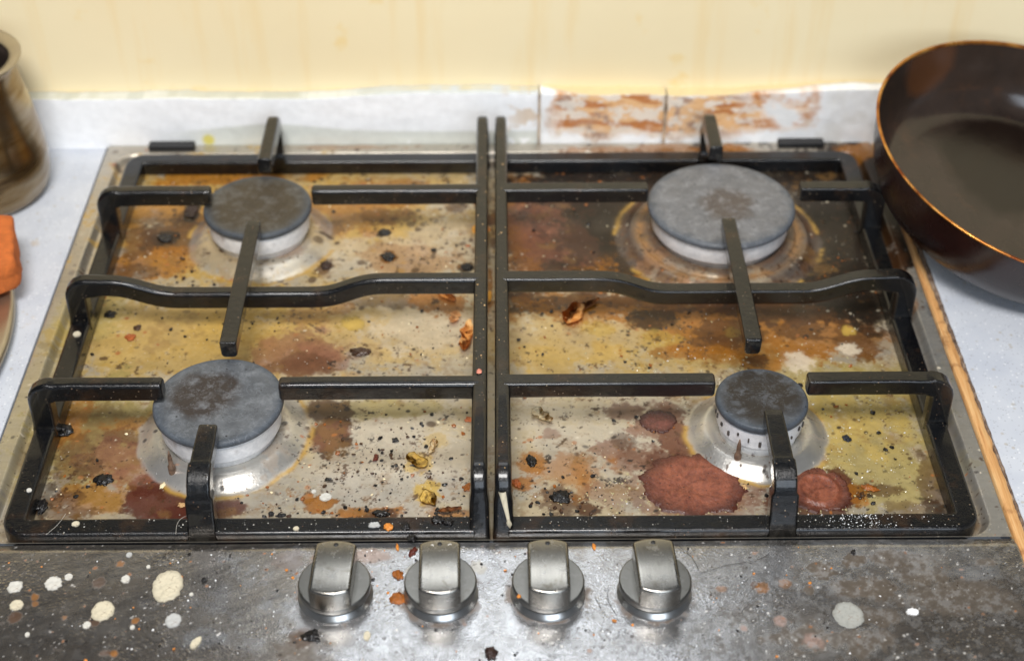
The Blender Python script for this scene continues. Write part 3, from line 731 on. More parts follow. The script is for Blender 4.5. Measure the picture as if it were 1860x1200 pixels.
LUMPS = [
    ('burnt_crumb', 'crumb', -224.0, -353.0, 7.0, 5.4, 4, 'char', -6, 20, 'large black charred chunk on the front left of the plate'),
    ('burnt_crumb', 'crumb', -82.4, -239.2, 8.4, 4.9, 4, 'darkbrown', -6, -5, 'long dark brown seed husk on the left plate between the burners'),
    ('burnt_crumb', 'crumb', 25.1, -340.3, 3.6, 5.6, 4, 'char', -6, 10, 'square black burnt crumb ringed with amber on the right plate'),
    ('burnt_crumb', 'crumb', 40.9, -369.3, 6.9, 6.2, 4, 'char', -6, 0, 'lumpy black burnt crumb on a brown stain near the right front bar'),
    ('burnt_crumb', 'crumb', -61.1, -381.8, 5.6, 3.4, 4, 'char', -6, 0, 'black crumb in the amber crust along the left front bar'),
    ('burnt_crumb', 'crumb', -254.9, -312.1, 6.0, 6.3, 7, 'char', -6, 0, 'black charred lump beside the front side leg of the left pan support'),
    ('burnt_crumb', 'crumb', -254.3, -374.8, 3.8, 7.0, 5, 'char', -6, 0, 'black crust in the front left corner of the plate'),
    ('burnt_crumb', 'crumb', -250.0, -199.3, 4.4, 4.7, 3, 'char', -6, -10, 'round black crumb beside the left middle crossbar leg'),
    ('burnt_crumb', 'crumb', -229.4, -213.3, 3.2, 3.4, 2.5, 'darkbrown', -6, 15, 'dull brown crumb right of the round black one on the left plate'),
    ('food_scrap', 'food scrap', -232.1, -223.4, 3.9, 4.5, 3, 'rust', -6, 15, 'small orange red scrap on the left plate'),
    ('burnt_crumb', 'crumb', -66.7, -336.2, 1.9, 4.2, 3, 'maroon', -6, -10, 'glossy dark red crumb on the left plate near the yellow peel'),
    ('burnt_crumb', 'crumb', -56.1, -321.2, 2.6, 2.4, 2.5, 'char', -6, 20, 'small black crumb near scattered specks on the left plate'),
    ('burnt_crumb', 'crumb', -123.5, -381.2, 1.9, 2.6, 2.5, 'char', -6, 0, 'pea sized black crumb by the left front bar, left of the amber stain'),
    ('burnt_crumb', 'crumb', -117.8, -382.1, 3.1, 2.1, 2.5, 'char', -6, 0, 'flat black crumb by the left front bar, close to the pea sized one'),
    ('burnt_crumb', 'crumb', -28.3, -396.8, 4.3, 3.8, 4, 'char', 5, 10, 'black crust sitting on the left front bar above the second knob'),
    ('burnt_crumb', 'crumb', -22.1, -398.6, 3.0, 2.9, 3, 'char', 5, -20, 'smaller black crust on the left front bar beside the spine'),
    ('burnt_crumb', 'crumb', -45.7, -402.1, 2.7, 3.3, 4, 'char', 5, 0, 'black crumb on the left front bar right of the orange crumb'),
    ('food_scrap', 'food scrap', -55.1, -402.4, 2.7, 3.7, 4, 'orange', 5, 30, 'orange crumb on the left front bar'),
    ('burnt_crumb', 'crumb', -42.1, -409.8, 2.7, 2.9, 4, 'char', 4, 0, 'black crumb at the edge of the left front bar over the panel'),
    ('food_scrap', 'food scrap', -41.4, -416.7, 2.1, 4.4, 2.5, 'maroon', 0, -25, 'dark brown strip on the panel against the second knob'),
    ('food_scrap', 'food scrap', -48.4, -433.2, 3.5, 4.3, 2.5, 'ambergl', 0, 30, 'square amber flake left of the second knob'),
    ('food_scrap', 'food scrap', -48.2, -449.7, 5.2, 5.3, 2.5, 'ambergl', 0, -20, 'ragged amber crust low against the second knob'),
    ('food_scrap', 'food scrap', -50.0, -413.0, 0.9, 3.3, 2, 'orange', 0, 10, 'slim orange flake on the panel between the left two knobs'),
    ('burnt_crumb', 'crumb', -91.5, -474.0, 5.1, 4.7, 3, 'char', 0, -20, 'black charred lump on the panel below the leftmost knob'),
    ('burnt_crumb', 'crumb', 1.4, -486.3, 3.7, 4.9, 4, 'maroonchar', 0, 0, 'dark glossy crumb at the bottom edge of the front panel'),
    ('burnt_crumb', 'crumb', -152.0, -435.8, 1.8, 1.9, 2.5, 'char', 0, 0, 'small black crumb right of the largest cream drop'),
    ('burnt_crumb', 'crumb', -12.2, -361.3, 3.8, 3.6, 3, 'ambergl', -6, 10, 'dark amber scrap on the left plate against the spine'),
    ('food_scrap', 'food scrap', 15.8, -358.0, 2.9, 5.0, 4, 'rust', -6, 20, 'reddish amber scrap on the right plate against the spine'),
    ('food_scrap', 'food scrap', 57.7, -413.6, 1.2, 2.8, 2.5, 'orange', 0, 0, 'small orange grain on the panel between the two right knobs'),
    ('food_scrap', 'food scrap', 16.0, -457.6, 1.4, 1.5, 2, 'orange', 11, 0, 'orange crumb on the rim of the third knob'),
    ('dark_flake', 'flake', 213.8, -322.3, 3.0, 3.8, 3, 'blueblack', -6, 30, 'blue black glossy flake on the olive plate at the right'),
    ('food_scrap', 'food scrap', 219.6, -363.9, 6.3, 3.1, 3, 'ambergl', -6, -25, 'shiny amber scrap on the right front of the plate'),
    ('burnt_crumb', 'crumb', -214.6, -81.7, 4.8, 9.8, 3, 'maroonchar', -6, 0, 'dark crumb by the back left burner, beside its left prong'),
    ('burnt_crumb', 'crumb', -228.1, -114.0, 6.2, 6.0, 3, 'char', -6, -15, 'cluster of black crumb left of the back left burner'),
    ('burnt_crumb', 'crumb', -70.3, -137.0, 5.7, 5.8, 3, 'char', -6, 10, 'oval black crumb behind the left crossbar'),
    ('burnt_crumb', 'crumb', -75.0, -108.2, 5.8, 4.7, 2.5, 'char', -6, 0, 'flat black crumb right of the back left burner'),
    ('burnt_crumb', 'crumb', -112.5, -146.1, 4.2, 6.3, 3, 'maroonchar', -6, 0, 'brown black crumb at the rim of the back left burner dish'),
    ('burnt_crumb', 'crumb', -15.7, -149.6, 4.9, 5.0, 3, 'char', -6, 0, 'black crumb in the corner of the left crossbar and spine'),
    ('food_scrap', 'food scrap', -0.5, -187.4, 2.6, 6.6, 5, 'orangey', -2, 0, 'yellow orange crumb wedged between the two pan supports'),
    ('food_scrap', 'food scrap', -10.5, -120.9, 1.9, 6.0, 5, 'orangey', 5, 0, 'orange crumb stuck on the left spine toward the back'),
    ('food_scrap', 'food scrap', -1.4, -118.2, 1.9, 3.3, 5, 'orange', 3, 0, 'round orange crumb in the gap behind the crossbars'),
    ('food_scrap', 'food scrap', -5.6, -309.8, 1.9, 2.5, 2.5, 'pink', 38, 0, 'pink crumb on the left spine where the prong joins'),
    ('food_scrap', 'food scrap', -11.9, -303.2, 3.7, 2.5, 3, 'orangered', -6, 0, 'orange red scrap on the left plate beside the spine'),
    ('burnt_crumb', 'crumb', 199.0, -419.0, 1.5, 2.4, 2, 'char', 0, 0, 'tiny black crumb on a brown patch of the right panel'),
    ('food_scrap', 'food scrap', 147.2, -362.8, 2.2, 3.1, 3, 'tan', -6, 0, 'tan crumb at the edge of the big red puddle'),
    ('food_scrap', 'food scrap', -175.1, -373.8, 2.5, 2.2, 3, 'tan', -6, 0, 'tan crumb on the maroon stain by the front left prong'),
    ('food_scrap', 'food scrap', -188.1, -357.8, 1.6, 3.6, 3, 'palecream', -6, -20, 'pale rice like grain above the maroon stain'),
]
PEELS = [
    ('onion_skin', 'onion skin', -14.7, -224.9, 31.2, 8.1, 83, 'orangepeel', -6, 5, 'tall orange and cream onion skin on the left plate against the spine'),
    ('onion_skin', 'onion skin', -22.9, -205.5, 12.7, 6.9, 71, 'peach', -6, 3, 'pale orange onion skin bit above the tall one'),
    ('onion_skin', 'onion skin', 55.3, -204.0, 23.9, 12.7, 68, 'orangepeel', -6, 6, 'bright orange onion skin petal behind on the right plate'),
    ('nut_flake', 'flake', 32.2, -301.2, 15.6, 8.1, -47, 'palecream', -6, 3, 'pale cream nut flake on the right plate near the spine'),
    ('nut_flake', 'flake', -33.5, -329.0, 12.5, 4.7, 74, 'palecream', -6, 5, 'pale cream curled flake on the left plate'),
    ('onion_skin', 'onion skin', -42.5, -340.1, 15.3, 9.1, -44, 'yellowpeel', -6, 4, 'yellow onion skin with a dark edge on the left plate'),
    ('onion_skin', 'onion skin', -34.7, -370.8, 9.8, 11.2, 27, 'yellowpeel', -6, 3, 'yellow crusty skin near the left front bar'),
    ('onion_skin', 'onion skin', 63.0, -195.3, 26.1, 4.9, 39, 'brownpeel', -6, 3, 'thin brown curled skin behind the bright orange petal'),
    ('food_scrap', 'food scrap', -29.2, -182.6, 17.7, 6.5, -43, 'orangepeel', -6, 3, 'thin amber strip behind the left crossbar shade'),
    ('food_scrap', 'food scrap', -22.1, -381.9, 13.7, 3.4, 10, 'brownpeel', -4, 3, 'long brown strip lying by the left front bar'),
]
PUDDLES = [
    (117.8, -358.9, 29.3, 25.6, 1.3, 'sauce', 'largest dried brick red sauce puddle on the front right plate'),
    (189.5, -365.0, 17.8, 18.0, 1.6, 'sauce', 'dried brick red sauce puddle right of the front right prong'),
    (102.5, -305.8, 11.3, 9.9, 0.9, 'sauce2', 'small reddish brown dried sauce spot behind the largest puddle'),
]
HAIRS = [
    (0, [(63.9, -440.5), (63.1, -449.3), (64.0, -455.0), (67.0, -461.7)], 'dark', 'short dark curved hair left of the rightmost knob'),
    (0, [(102.8, -412.4), (108.2, -418.5), (111.7, -425.3), (113.6, -432.4)], 'dark', 'dark hair curling right of the rightmost knob'),
    (0, [(113.9, -433.2), (128.7, -427.9), (144.0, -424.8), (152.8, -420.1)], 'dark', 'long fine dark hair on the right panel'),
    (0, [(-188.1, -426.4), (-180.0, -421.7), (-173.2, -413.8), (-172.4, -407.7)], 'dark', 'fine dark hair on the left panel near the front bar'),
    (5, [(-234.9, -391.1), (-237.7, -399.4), (-242.1, -406.4)], 'pale', 'pale hair on the front left corner of the left pan support'),
    (5, [(-164.6, -391.8), (-170.1, -395.1), (-171.8, -400.1), (-171.2, -407.1)], 'pale', 'pale hair across the left front bar by its prong'),
    (0, [(56.1, -449.2), (59.2, -456.8)], 'dark', 'tiny dark hair between the two right knobs'),
]

DIRT = {  # colour, metalness, roughness
    'film': ((0.46, 0.290, 0.060), 0.15, 0.38), 'amber': ((0.29, 0.108, 0.010), 0.05, 0.26), 'brown': ((0.072, 0.028, 0.009), 0.0, 0.34),
    'burnt': ((0.014, 0.009, 0.006), 0.0, 0.30), 'red': ((0.22, 0.085, 0.050), 0.1, 0.36), 'maroon': ((0.075, 0.018, 0.010), 0.0, 0.26),
    'puce': ((0.17, 0.072, 0.038), 0.0, 0.38), 'clean': ((0.56, 0.505, 0.42), 0.62, 0.34), 'yellow': ((0.46, 0.30, 0.055), 0.0, 0.28),
    'olive': ((0.34, 0.265, 0.085), 0.15, 0.30), 'pale': ((0.62, 0.52, 0.38), 0.0, 0.45), 'grey': ((0.25, 0.25, 0.24), 0.5, 0.42),
    'dust': ((0.56, 0.565, 0.58), 0.92, 0.25), 'dustw': ((0.60, 0.58, 0.52), 0.1, 0.6), 'dark': ((0.20, 0.170, 0.145), 0.95, 0.26),  # dust: grey film with the lamp's sheen on the panel painted in
    'mud': ((0.12, 0.092, 0.066), 0.25, 0.42), 'pinkish': ((0.38, 0.25, 0.21), 0.1, 0.5)}

def paint(X, Y, col, met, rou, stains, seed0):
    """blend irregular stains into the sheet; X, Y in metres"""
    w1 = fbm(X, Y, 0.012, 5, seed0, 0.6) - 0.5
    w2 = fbm(X, Y, 0.0035, 4, seed0 + 20, 0.68) - 0.5
    w3 = fbm(X, Y, 0.030, 3, seed0 + 40, 0.5) - 0.5
    for k, (kind, cx, cy, rx, ry, a, soft) in enumerate(stains):
        c, m, r = DIRT[kind]
        cx, cy, rx, ry = cx / 1000, cy / 1000, rx / 1000, ry / 1000
        ext = 1.9
        iy = np.where((Y[:, 0] > cy - ry * ext) & (Y[:, 0] < cy + ry * ext))[0]
        ix = np.where((X[X.shape[0] // 2] > cx - rx * ext) & (X[X.shape[0] // 2] < cx + rx * ext))[0]
        if not len(iy) or not len(ix): continue
        s = (slice(iy[0], iy[-1] + 1), slice(ix[0], ix[-1] + 1))
        big = min(1.0, (rx + ry) / 0.03)
        sg = 1 if k % 2 else -1
        d = np.hypot((X[s] - cx) / rx, (Y[s] - cy) / ry) + sg * w1[s] * 1.3 * (0.35 + 0.65 * big) + w2[s] * (1.25 - 0.45 * big) + w3[s] * 1.1 * big
        mask = 0.35 * sstep(1 + soft * 0.85, 1 - soft * 0.85 - 0.06, d) + 0.65 * sstep(1.0 + soft * 0.18, 1.0 - soft * 0.18 - 0.05, d)
        al = np.clip(a ** 0.6 * mask, 0, 1)
        # a thicker edge where a spill dried
        tone = 1 + 0.35 * w2[s] + 0.5 * w1[s]
        if soft < 0.4: tone = tone * (1 - 0.35 * sstep(0.65, 0.98, d))
        for ch in range(3):
            col[s + (ch,)] = col[s + (ch,)] * (1 - al) + c[ch] * tone * al
        met[s] = met[s] * (1 - al) + m * al
        rou[s] = rou[s] * (1 - al) + r * al

def speckle(X, Y, col, met, n, seed, colour, rmin, rmax, dens=None):
    rng = np.random.default_rng(seed)
    x0, y0 = X[0, 0], Y[0, 0]
    dx = (X[0, -1] - x0) / (X.shape[1] - 1); dy = (Y[-1, 0] - y0) / (X.shape[0] - 1)
    done = 0
    while done < n:
        cx = rng.uniform(X.min(), X.max()); cy = rng.uniform(Y.min(), Y.max())
        if dens is not None and rng.random() > dens(cx, cy): continue
        done += 1
        r = rmin + (rmax - rmin) * rng.random() ** 3
        j = int((cx - x0) / dx); i = int((cy - y0) / dy); h = int(r * 2 / abs(dx)) + 2
        s = (slice(max(0, i - h), i + h), slice(max(0, j - h), j + h))
        if col[s].size == 0: continue
        an = rng.uniform(0, 3.14); u = (X[s] - cx) * math.cos(an) + (Y[s] - cy) * math.sin(an); v = -(X[s] - cx) * math.sin(an) + (Y[s] - cy) * math.cos(an)
        al = sstep(1.25, 0.7, np.hypot(u / r, v / (r * rng.uniform(0.45, 1)))) * rng.uniform(0.5, 0.95)
        for ch in range(3):
            col[s + (ch,)] = col[s + (ch,)] * (1 - al) + colour[ch] * al
        met[s] *= (1 - al)

# ------------------------------------------------------------------ the setting
def box(x0, x1, y0, y1, z0, z1, bm=None, bev=0.0):
    bm = bm or bmesh.new()
    vs = [bm.verts.new((x, y, z)) for z in (z0, z1) for y in (y0, y1) for x in (x0, x1)]
    fs = [(0, 2, 3, 1), (4, 5, 7, 6), (0, 1, 5, 4), (2, 6, 7, 3), (0, 4, 6, 2), (1, 3, 7, 5)]
    new = [bm.faces.new([vs[i] for i in f]) for f in fs]
    if bev:
        es = {e for f in new for e in f.edges}
        bmesh.ops.bevel(bm, geom=list(es), offset=bev, segments=3, affect='EDGES', profile=0.5)
    return bm

bm = box(-1.2, -0.2915, -0.56, 0.0135, -0.04, -0.003, None, 0.001)
bm = box(0.2999, 1.2, -0.56, 0.0135, -0.04, -0.003, bm, 0.001)
bm = box(-0.2915, 0.2999, -0.56, -0.512, -0.04, -0.0035, bm)
tag(obj('worktop', bm, M['worktop'], None, False), kind='structure')
bm = box(-1.2, 1.2, 0.0135, 0.06, -0.04, 0.34)
tag(obj('wall', bm, M['wall'], None, False), 'yellow painted kitchen wall stained with grease behind the hob', 'wall')

# upstand of old tiles along the wall: profile goes up the face, over the rounded edge and back
def tile_strip(name, x0, x1, kind, seed, label):
    nx = int((x1 - x0) / 0.0013); ny = 64
    s = np.linspace(0, 1, ny)
    px = np.linspace(x0, x1, nx)
    S, X = np.meshgrid(s, px, indexing='ij')
    wob = (fbm(X + 3, X * 0 + 2, 0.06, 3, 11) - 0.5)
    H = 0.039 + wob * 0.004
    H = H + 0.006 * sstep(0.17, 0.27, X) + 0.0030 * sstep(-0.16, -0.05, X) * sstep(0.16, 0.02, X)
    Lf = 0.7
    up = np.clip(S / Lf, 0, 1); back = np.clip((S - Lf) / (1 - Lf), 0, 1)
    Z = -0.003 + (H + 0.003) * np.sin(up * math.pi / 2 * 0.999) ** 0.9
    Y = 0.0132 * back + 0.0012 * (1 - np.cos(up * 1.5)) * 0.6
    bumpn = fbm(X + 5, Z, 0.012, 4, 14) - 0.5
    Y = Y - bumpn * 0.0009 * (1 - back)
    Z = Z + bumpn * 0.001 * back
    ed = np.minimum(X - x0, x1 - X); Y = Y + 0.002 * sstep(0.002, 0.0, ed)
    col = np.empty(X.shape + (3,)); rou = np.full(X.shape, 0.28); met = np.zeros(X.shape)
    A = fbm(X + 2, Z, 0.02, 5, 36, 0.6); B = fbm(X * 0.35 + 2, Z * 2.2, 0.012, 5, 61, 0.6)
    white = np.array((0.90, 0.91, 0.92))
    col[:] = white
    def lay(c, al):
        for ch in range(3): col[..., ch] = col[..., ch] * (1 - al) + c[ch] * al
    if kind == 'white':
        lay((0.60, 0.61, 0.52), 0.75 * sstep(0.66, 0.72, S + (A - 0.5) * 0.15))
        lay((0.52, 0.54, 0.48), 0.7 * sstep(0.50, 0.62, A) * sstep(0.6, 0.78, S))
        lay((0.50, 0.50, 0.40), 0.7 * sstep(0.45, 0.6, B) * sstep(0.72, 0.80, S))
        lay((0.55, 0.60, 0.64), 0.85 * sstep(-0.12, -0.06, X) * sstep(0.66, 0.74, S))
        lay((0.62, 0.52, 0.26), 0.7 * sstep(-0.10, -0.03, X) * sstep(0.46, 0.6, B) * sstep(0.78, 0.84, S))
        arc = 0.010 + 0.007 * np.exp(-((X + 0.165) / 0.05) ** 2)
        lay((0.60, 0.62, 0.55), 0.75 * sstep(arc + 0.002, arc - 0.001, Z) * sstep(-0.26, -0.2, X) * (A > 0.3))
        lay((0.55, 0.35, 0.15), 0.6 * sstep(0.60, 0.7, A) * sstep(0.0, 0.03, X))
        lay((0.65, 0.56, 0.08), 0.9 * sstep(0.006, 0.003, np.hypot(X + 0.213, Z - 0.004)))
    else:
        st = sstep(0.26, 0.44, B + 0.12) * sstep(0.245, 0.175, X + (A - 0.5) * 0.18) * sstep(0.042, 0.056, X + (A - 0.5) * 0.03) * sstep(0.004, 0.012, Z + (A - 0.5) * 0.026)
        lay((0.80, 0.46, 0.20), 0.95 * st)
        lay((0.48, 0.17, 0.05), 0.9 * st * sstep(0.50, 0.60, B))
        lay((0.24, 0.06, 0.02), 0.85 * st * sstep(0.58, 0.66, A))
        lay((0.82, 0.74, 0.64), 0.85 * st * sstep(0.52, 0.44, fbm(X + 4, Z * 1.6, 0.009, 5, 71, 0.65)))
        lay((0.60, 0.57, 0.50), 0.35 * sstep(0.45, 0.7, A))
    # wall paint brushed over the top edge
    line = 0.97 + 0.12 * wob - 0.25 * sstep(0.030, 0.075, X) * sstep(0.27, 0.16, X)
    line = line + 0.05 * (fbm(X, X * 0 + 1.0, 0.012, 4, 15) - 0.5)
    lay((0.42, 0.43, 0.40), 0.7 * sstep(0.04, 0.0, np.abs(S - line + 0.03)))  # grey shadow line painted along the seam below the paint edge
    lay((0.70, 0.57, 0.32), sstep(line - 0.006, line + 0.006, S))
    o = grid(name, X, Y, Z, col, met, rou, M['tile'])
    return tag(o, label, 'tile', 'old tiles along the back of the worktop')
tile_strip('upstand_tile', -0.62, 0.0362, 'white', 11, 'long white painted upstand tile with greenish streaks behind the left burners')
tile_strip('upstand_tile', 0.0380, 0.1312, 'small', 31, 'short cracked upstand tile stained orange brown behind the gap in the middle')
tile_strip('upstand_tile', 0.1328, 0.70, 'broken', 52, 'upstand tile stained rust brown at its left end, greyish white toward the frying pan')
bm = box(0.0345, 0.0395, 0.0022, 0.0132, -0.003, 0.0335)
bm = box(0.1300, 0.1340, 0.0016, 0.0132, -0.003, 0.0325, bm)
tag(obj('joint', bm, M['grout'], None, False), kind='structure')

# raw timber edge between hob and worktop
nx, ny = 12, 420
yy, xx = np.meshgrid(np.linspace(-0.53, 0.0, ny), np.linspace(0, 1, nx), indexing='ij')
def edge_strip(name, xa, xb, ztop, mat, seed, label, cat):
    bm = bmesh.new()
    n = 260; rows = []
    for k in range(n):
        y = -0.53 + 0.53 * k / (n - 1)
        j = (mnoise.fractal(Vector((y * 90, seed, 0)), 1, 2, 4)) * 0.0011
        grow = 0.0065 * min(1, max(0, (-y - 0.05) / 0.25))
        a, b = xa(y), xb(y) + j
        rows.append([bm.verts.new(v) for v in ((a, y, -0.008), (a, y, ztop - 0.0006), (a + 0.0008, y, ztop), (b - 0.0008, y, ztop + j * 0.3), (b, y, ztop - 0.0008), (b, y, -0.008))])
    for k in range(n - 1):
        for i in range(5):
            bm.faces.new([rows[k][i], rows[k][i + 1], rows[k + 1][i + 1], rows[k + 1][i]])
    bm.faces.new(rows[0]); bm.faces.new(rows[-1][::-1])
    return tag(obj(name, bm, mat), label, cat)
sw = lambda y: 0.2940 + 0.0036 * min(1.0, max(0.0, (-y - 0.05) / 0.22))
edge_strip('wood_strip', lambda y: 0.2912, sw, -0.0012, M['wood'], 3, 'raw orange brown wood strip along the right edge of the hob', 'wood strip')
edge_strip('chipped_edge', lambda y: sw(y) + 0.0004, lambda y: 0.3000, -0.0026, M['chip'], 8, 'dark chipped laminate edge between the wood strip and the right worktop', 'worktop edge')

# ------------------------------------------------------------------ the hob
hob = tag(empty('gas_hob', (0, -0.25, 0)), 'dirty stainless steel four burner gas hob built into the grey worktop', 'gas hob')
HOFF = Vector((0, 0.25, 0))
def hpart(o, parent=None):
    o.parent = parent or hob
    if parent is None: o.location = o.location + HOFF
    return o

PL = -0.006
BURN = [  # x, y, cap radius, mound radius
    (-0.1588, -0.3167, 0.0382, 0.0520), (-0.1600, -0.1160, 0.0372, 0.0515), (0.1603, -0.1163, 0.0508, 0.0715), (0.1605, -0.3183, 0.0272, 0.0425)]

D = 0.00068
gx = np.arange(-0.29, 0.29 + D / 2, D); gy = np.arange(-0.4075, 0.0 + D / 2, D)
X, Y = np.meshgrid(gx, gy)
def rrect(X, Y, x0, x1, y0, y1, r):
    qx = np.abs(X - (x0 + x1) / 2) - (x1 - x0) / 2 + r; qy = np.abs(Y - (y0 + y1) / 2) - (y1 - y0) / 2 + r
    return np.hypot(np.maximum(qx, 0), np.maximum(qy, 0)) + np.minimum(np.maximum(qx, qy), 0) - r
dr = rrect(X, Y, -0.2775, 0.2785, -0.4050, -0.0145, 0.014)
Z = PL * sstep(0.0022, -0.0022, dr)
for bx, by, cr, mr in BURN:
    r = np.hypot(X - bx, Y - by)
    up = np.clip((mr - r) / (mr * 0.26), 0, 1)
    up = (0.35 * up + 0.65 * up * up * (3 - 2 * up)) * 0.0066 - sstep(mr * 0.73, mr * 0.45, r) * 0.0024
    if mr > 0.07: up = up + 0.0012 * np.exp(-((r - mr * 0.86) / 0.002) ** 2) - 0.0015 * np.exp(-((r - mr * 0.76) / 0.0018) ** 2)
    Z = Z + up
ed = np.minimum(np.minimum(X + 0.29, 0.29 - X), -Y)
Z = Z - 0.0030 * sstep(0.0012, 0.0, ed)
Z = Z + (fbm(X, Y, 0.05, 3, 77) - 0.5) * 0.0006 * sstep(0.0, -0.01, dr)
col = np.empty(X.shape + (3,)); met = np.full(X.shape, 0.80); rou = np.full(X.shape, 0.33)
grain = fbm(X * 0.02, Y, 0.0012, 3, 5)
base = np.array((0.52, 0.475, 0.40))
mott = fbm(X, Y, 0.02, 6, 90, 0.62)
for ch in range(3):
    col[..., ch] = base[ch] * (0.86 + 0.28 * grain)
# thin greasy film over the recessed plate, patchy
inside = sstep(0.001, -0.004, dr)
al = inside * (0.25 + 0.5 * sstep(0.35, 0.65, mott))
fc = np.array((0.44, 0.345, 0.19))
for ch in range(3): col[..., ch] = col[..., ch] * (1 - al) + fc[ch] * al
met = met * (1 - al * 0.8)
tanw = 0.5 * inside * sstep(0.58, 0.74, fbm(X, Y, 0.009, 5, 290, 0.65))
for ch in range(3): col[..., ch] = col[..., ch] * (1 - tanw) + (0.56, 0.45, 0.27)[ch] * tanw
def flecks(size, seed, lo, hi, c, a, region, m0=0.0):
    global met
    al = a * inside * sstep(lo, hi, fbm(X, Y, size, 6, seed, 0.70)) * region
    for ch in range(3): col[..., ch] = col[..., ch] * (1 - al) + c[ch] * al
    met = met * (1 - al * (1 - m0))
reg = lambda size, seed, lo, hi: sstep(lo, hi, fbm(X, Y, size, 3, seed, 0.55))
flecks(0.007, 680, 0.60, 0.64, (0.60, 0.52, 0.37), 0.40, reg(0.06, 690, 0.48, 0.6), 0.4)
flecks(0.0065, 600, 0.60, 0.64, (0.20, 0.095, 0.022), 0.70, reg(0.06, 610, 0.50, 0.62))
flecks(0.010, 640, 0.60, 0.64, (0.33, 0.175, 0.035), 0.55, reg(0.07, 650, 0.47, 0.62))
paint(X, Y, col, met, rou, STAINS, 100)
paint(X, Y, col, met, rou, RIM_STAINS, 140)
# lighter metal on the dishes round the burners, stronger on their front half
for i, (bx, by, cr, mr) in enumerate(BURN):
    r = np.hypot(X - bx, Y - by)
    w = fbm(X, Y, 0.01, 4, 200 + i) - 0.5
    al = sstep(mr * 1.02, mr * 0.95, r + w * 0.006) * (0.85, 0.36, 0.15, 0.9)[i] * (0.65 + 0.35 * sstep(by + 0.01, by - 0.02, Y))
    for ch in range(3): col[..., ch] = col[..., ch] * (1 - al) + (0.60, 0.59, 0.56)[ch] * al
    met = met * (1 - al) + 0.9 * al
    rou = rou * (1 - al) + 0.34 * al
    if i == 2:
        for rr_, ww_, cc_, aa_ in ((0.93, 0.0045, (0.10, 0.042, 0.014), 0.8), (0.78, 0.004, (0.33, 0.17, 0.06), 0.8), (0.66, 0.004, (0.16, 0.075, 0.03), 0.6)):
            k_ = aa_ * np.exp(-((r + w * 0.004 - mr * rr_) / ww_) ** 2) * (0.5 + 0.5 * sstep(0.4, 0.55, w + 0.5))
            for ch in range(3): col[..., ch] = col[..., ch] * (1 - k_) + cc_[ch] * k_
            met = met * (1 - k_ * 0.7)
    # amber crust where the dish meets the plate
    cr_ = 0.85 * np.exp(-((r - mr * 1.0 + w * 0.004) / 0.0018) ** 2) * sstep(0.42, 0.58, fbm(X, Y, 0.015, 3, 230 + i))
    for ch in range(3): col[..., ch] = col[..., ch] * (1 - cr_) + (0.42, 0.25, 0.05)[ch] * cr_
    met = met * (1 - cr_)
# grime in the corner under the bars
gr = 0.75 * np.exp(-((dr + 0.006) / 0.006) ** 2) * sstep(0.34, 0.66, fbm(X, Y, 0.03, 5, 260, 0.6))
for ch in range(3): col[..., ch] = col[..., ch] * (1 - gr) + (0.07, 0.035, 0.013)[ch] * gr
met = met * (1 - gr)
flecks(0.0042, 620, 0.64, 0.67, (0.060, 0.026, 0.010), 0.85, reg(0.05, 630, 0.48, 0.60))
flecks(0.0050, 660, 0.655, 0.68, (0.020, 0.013, 0.010), 0.90, reg(0.045, 670, 0.52, 0.62))
wisp = 0.45 * inside * sstep(0.60, 0.72, fbm(X, Y, 0.018, 6, 270, 0.68))
for ch in range(3): col[..., ch] = col[..., ch] * (1 - wisp) + (0.20, 0.105, 0.030)[ch] * wisp
met = met * (1 - wisp)
dn = lambda x, y: 0.25 + 0.75 * float(fbm(np.array([x]), np.array([y]), 0.035, 2, 300)[0] > 0.5)
speckle(X, Y, col, met, 1500, 1, (0.05, 0.025, 0.010), 0.0004, 0.0016, dn)
speckle(X, Y, col, met, 260, 9, (0.06, 0.028, 0.010), 0.0008, 0.0042, lambda x, y: 1.0 if (y > -0.2 and x < 0) else 0.06)
speckle(X, Y, col, met, 500, 2, (0.018, 0.012, 0.010), 0.0004, 0.0022, dn)
speckle(X, Y, col, met, 350, 3, (0.34, 0.12, 0.03), 0.0005, 0.0022, dn)
speckle(X, Y, col, met, 350, 4, (0.66, 0.58, 0.44), 0.0004, 0.0013)
# round the two back corners of the sheet
rc = 0.008
for sx in (-1, 1):
    cx, cy = sx * (0.29 - rc), -rc
    m = (sx * (X - cx) > 0) & (Y > cy)
    d = np.hypot(X - cx, Y - cy); mm = m & (d > rc)
    X = np.where(mm, cx + (X - cx) / np.maximum(d, 1e-9) * rc, X)
    Y = np.where(mm, cy + (Y - cy) / np.maximum(d, 1e-9) * rc, Y)
hpart(grid('top_plate', X, Y, Z, np.clip(col, 0, 1), np.clip(met, 0, 1), np.clip(rou, 0.12, 1), M['plate']))

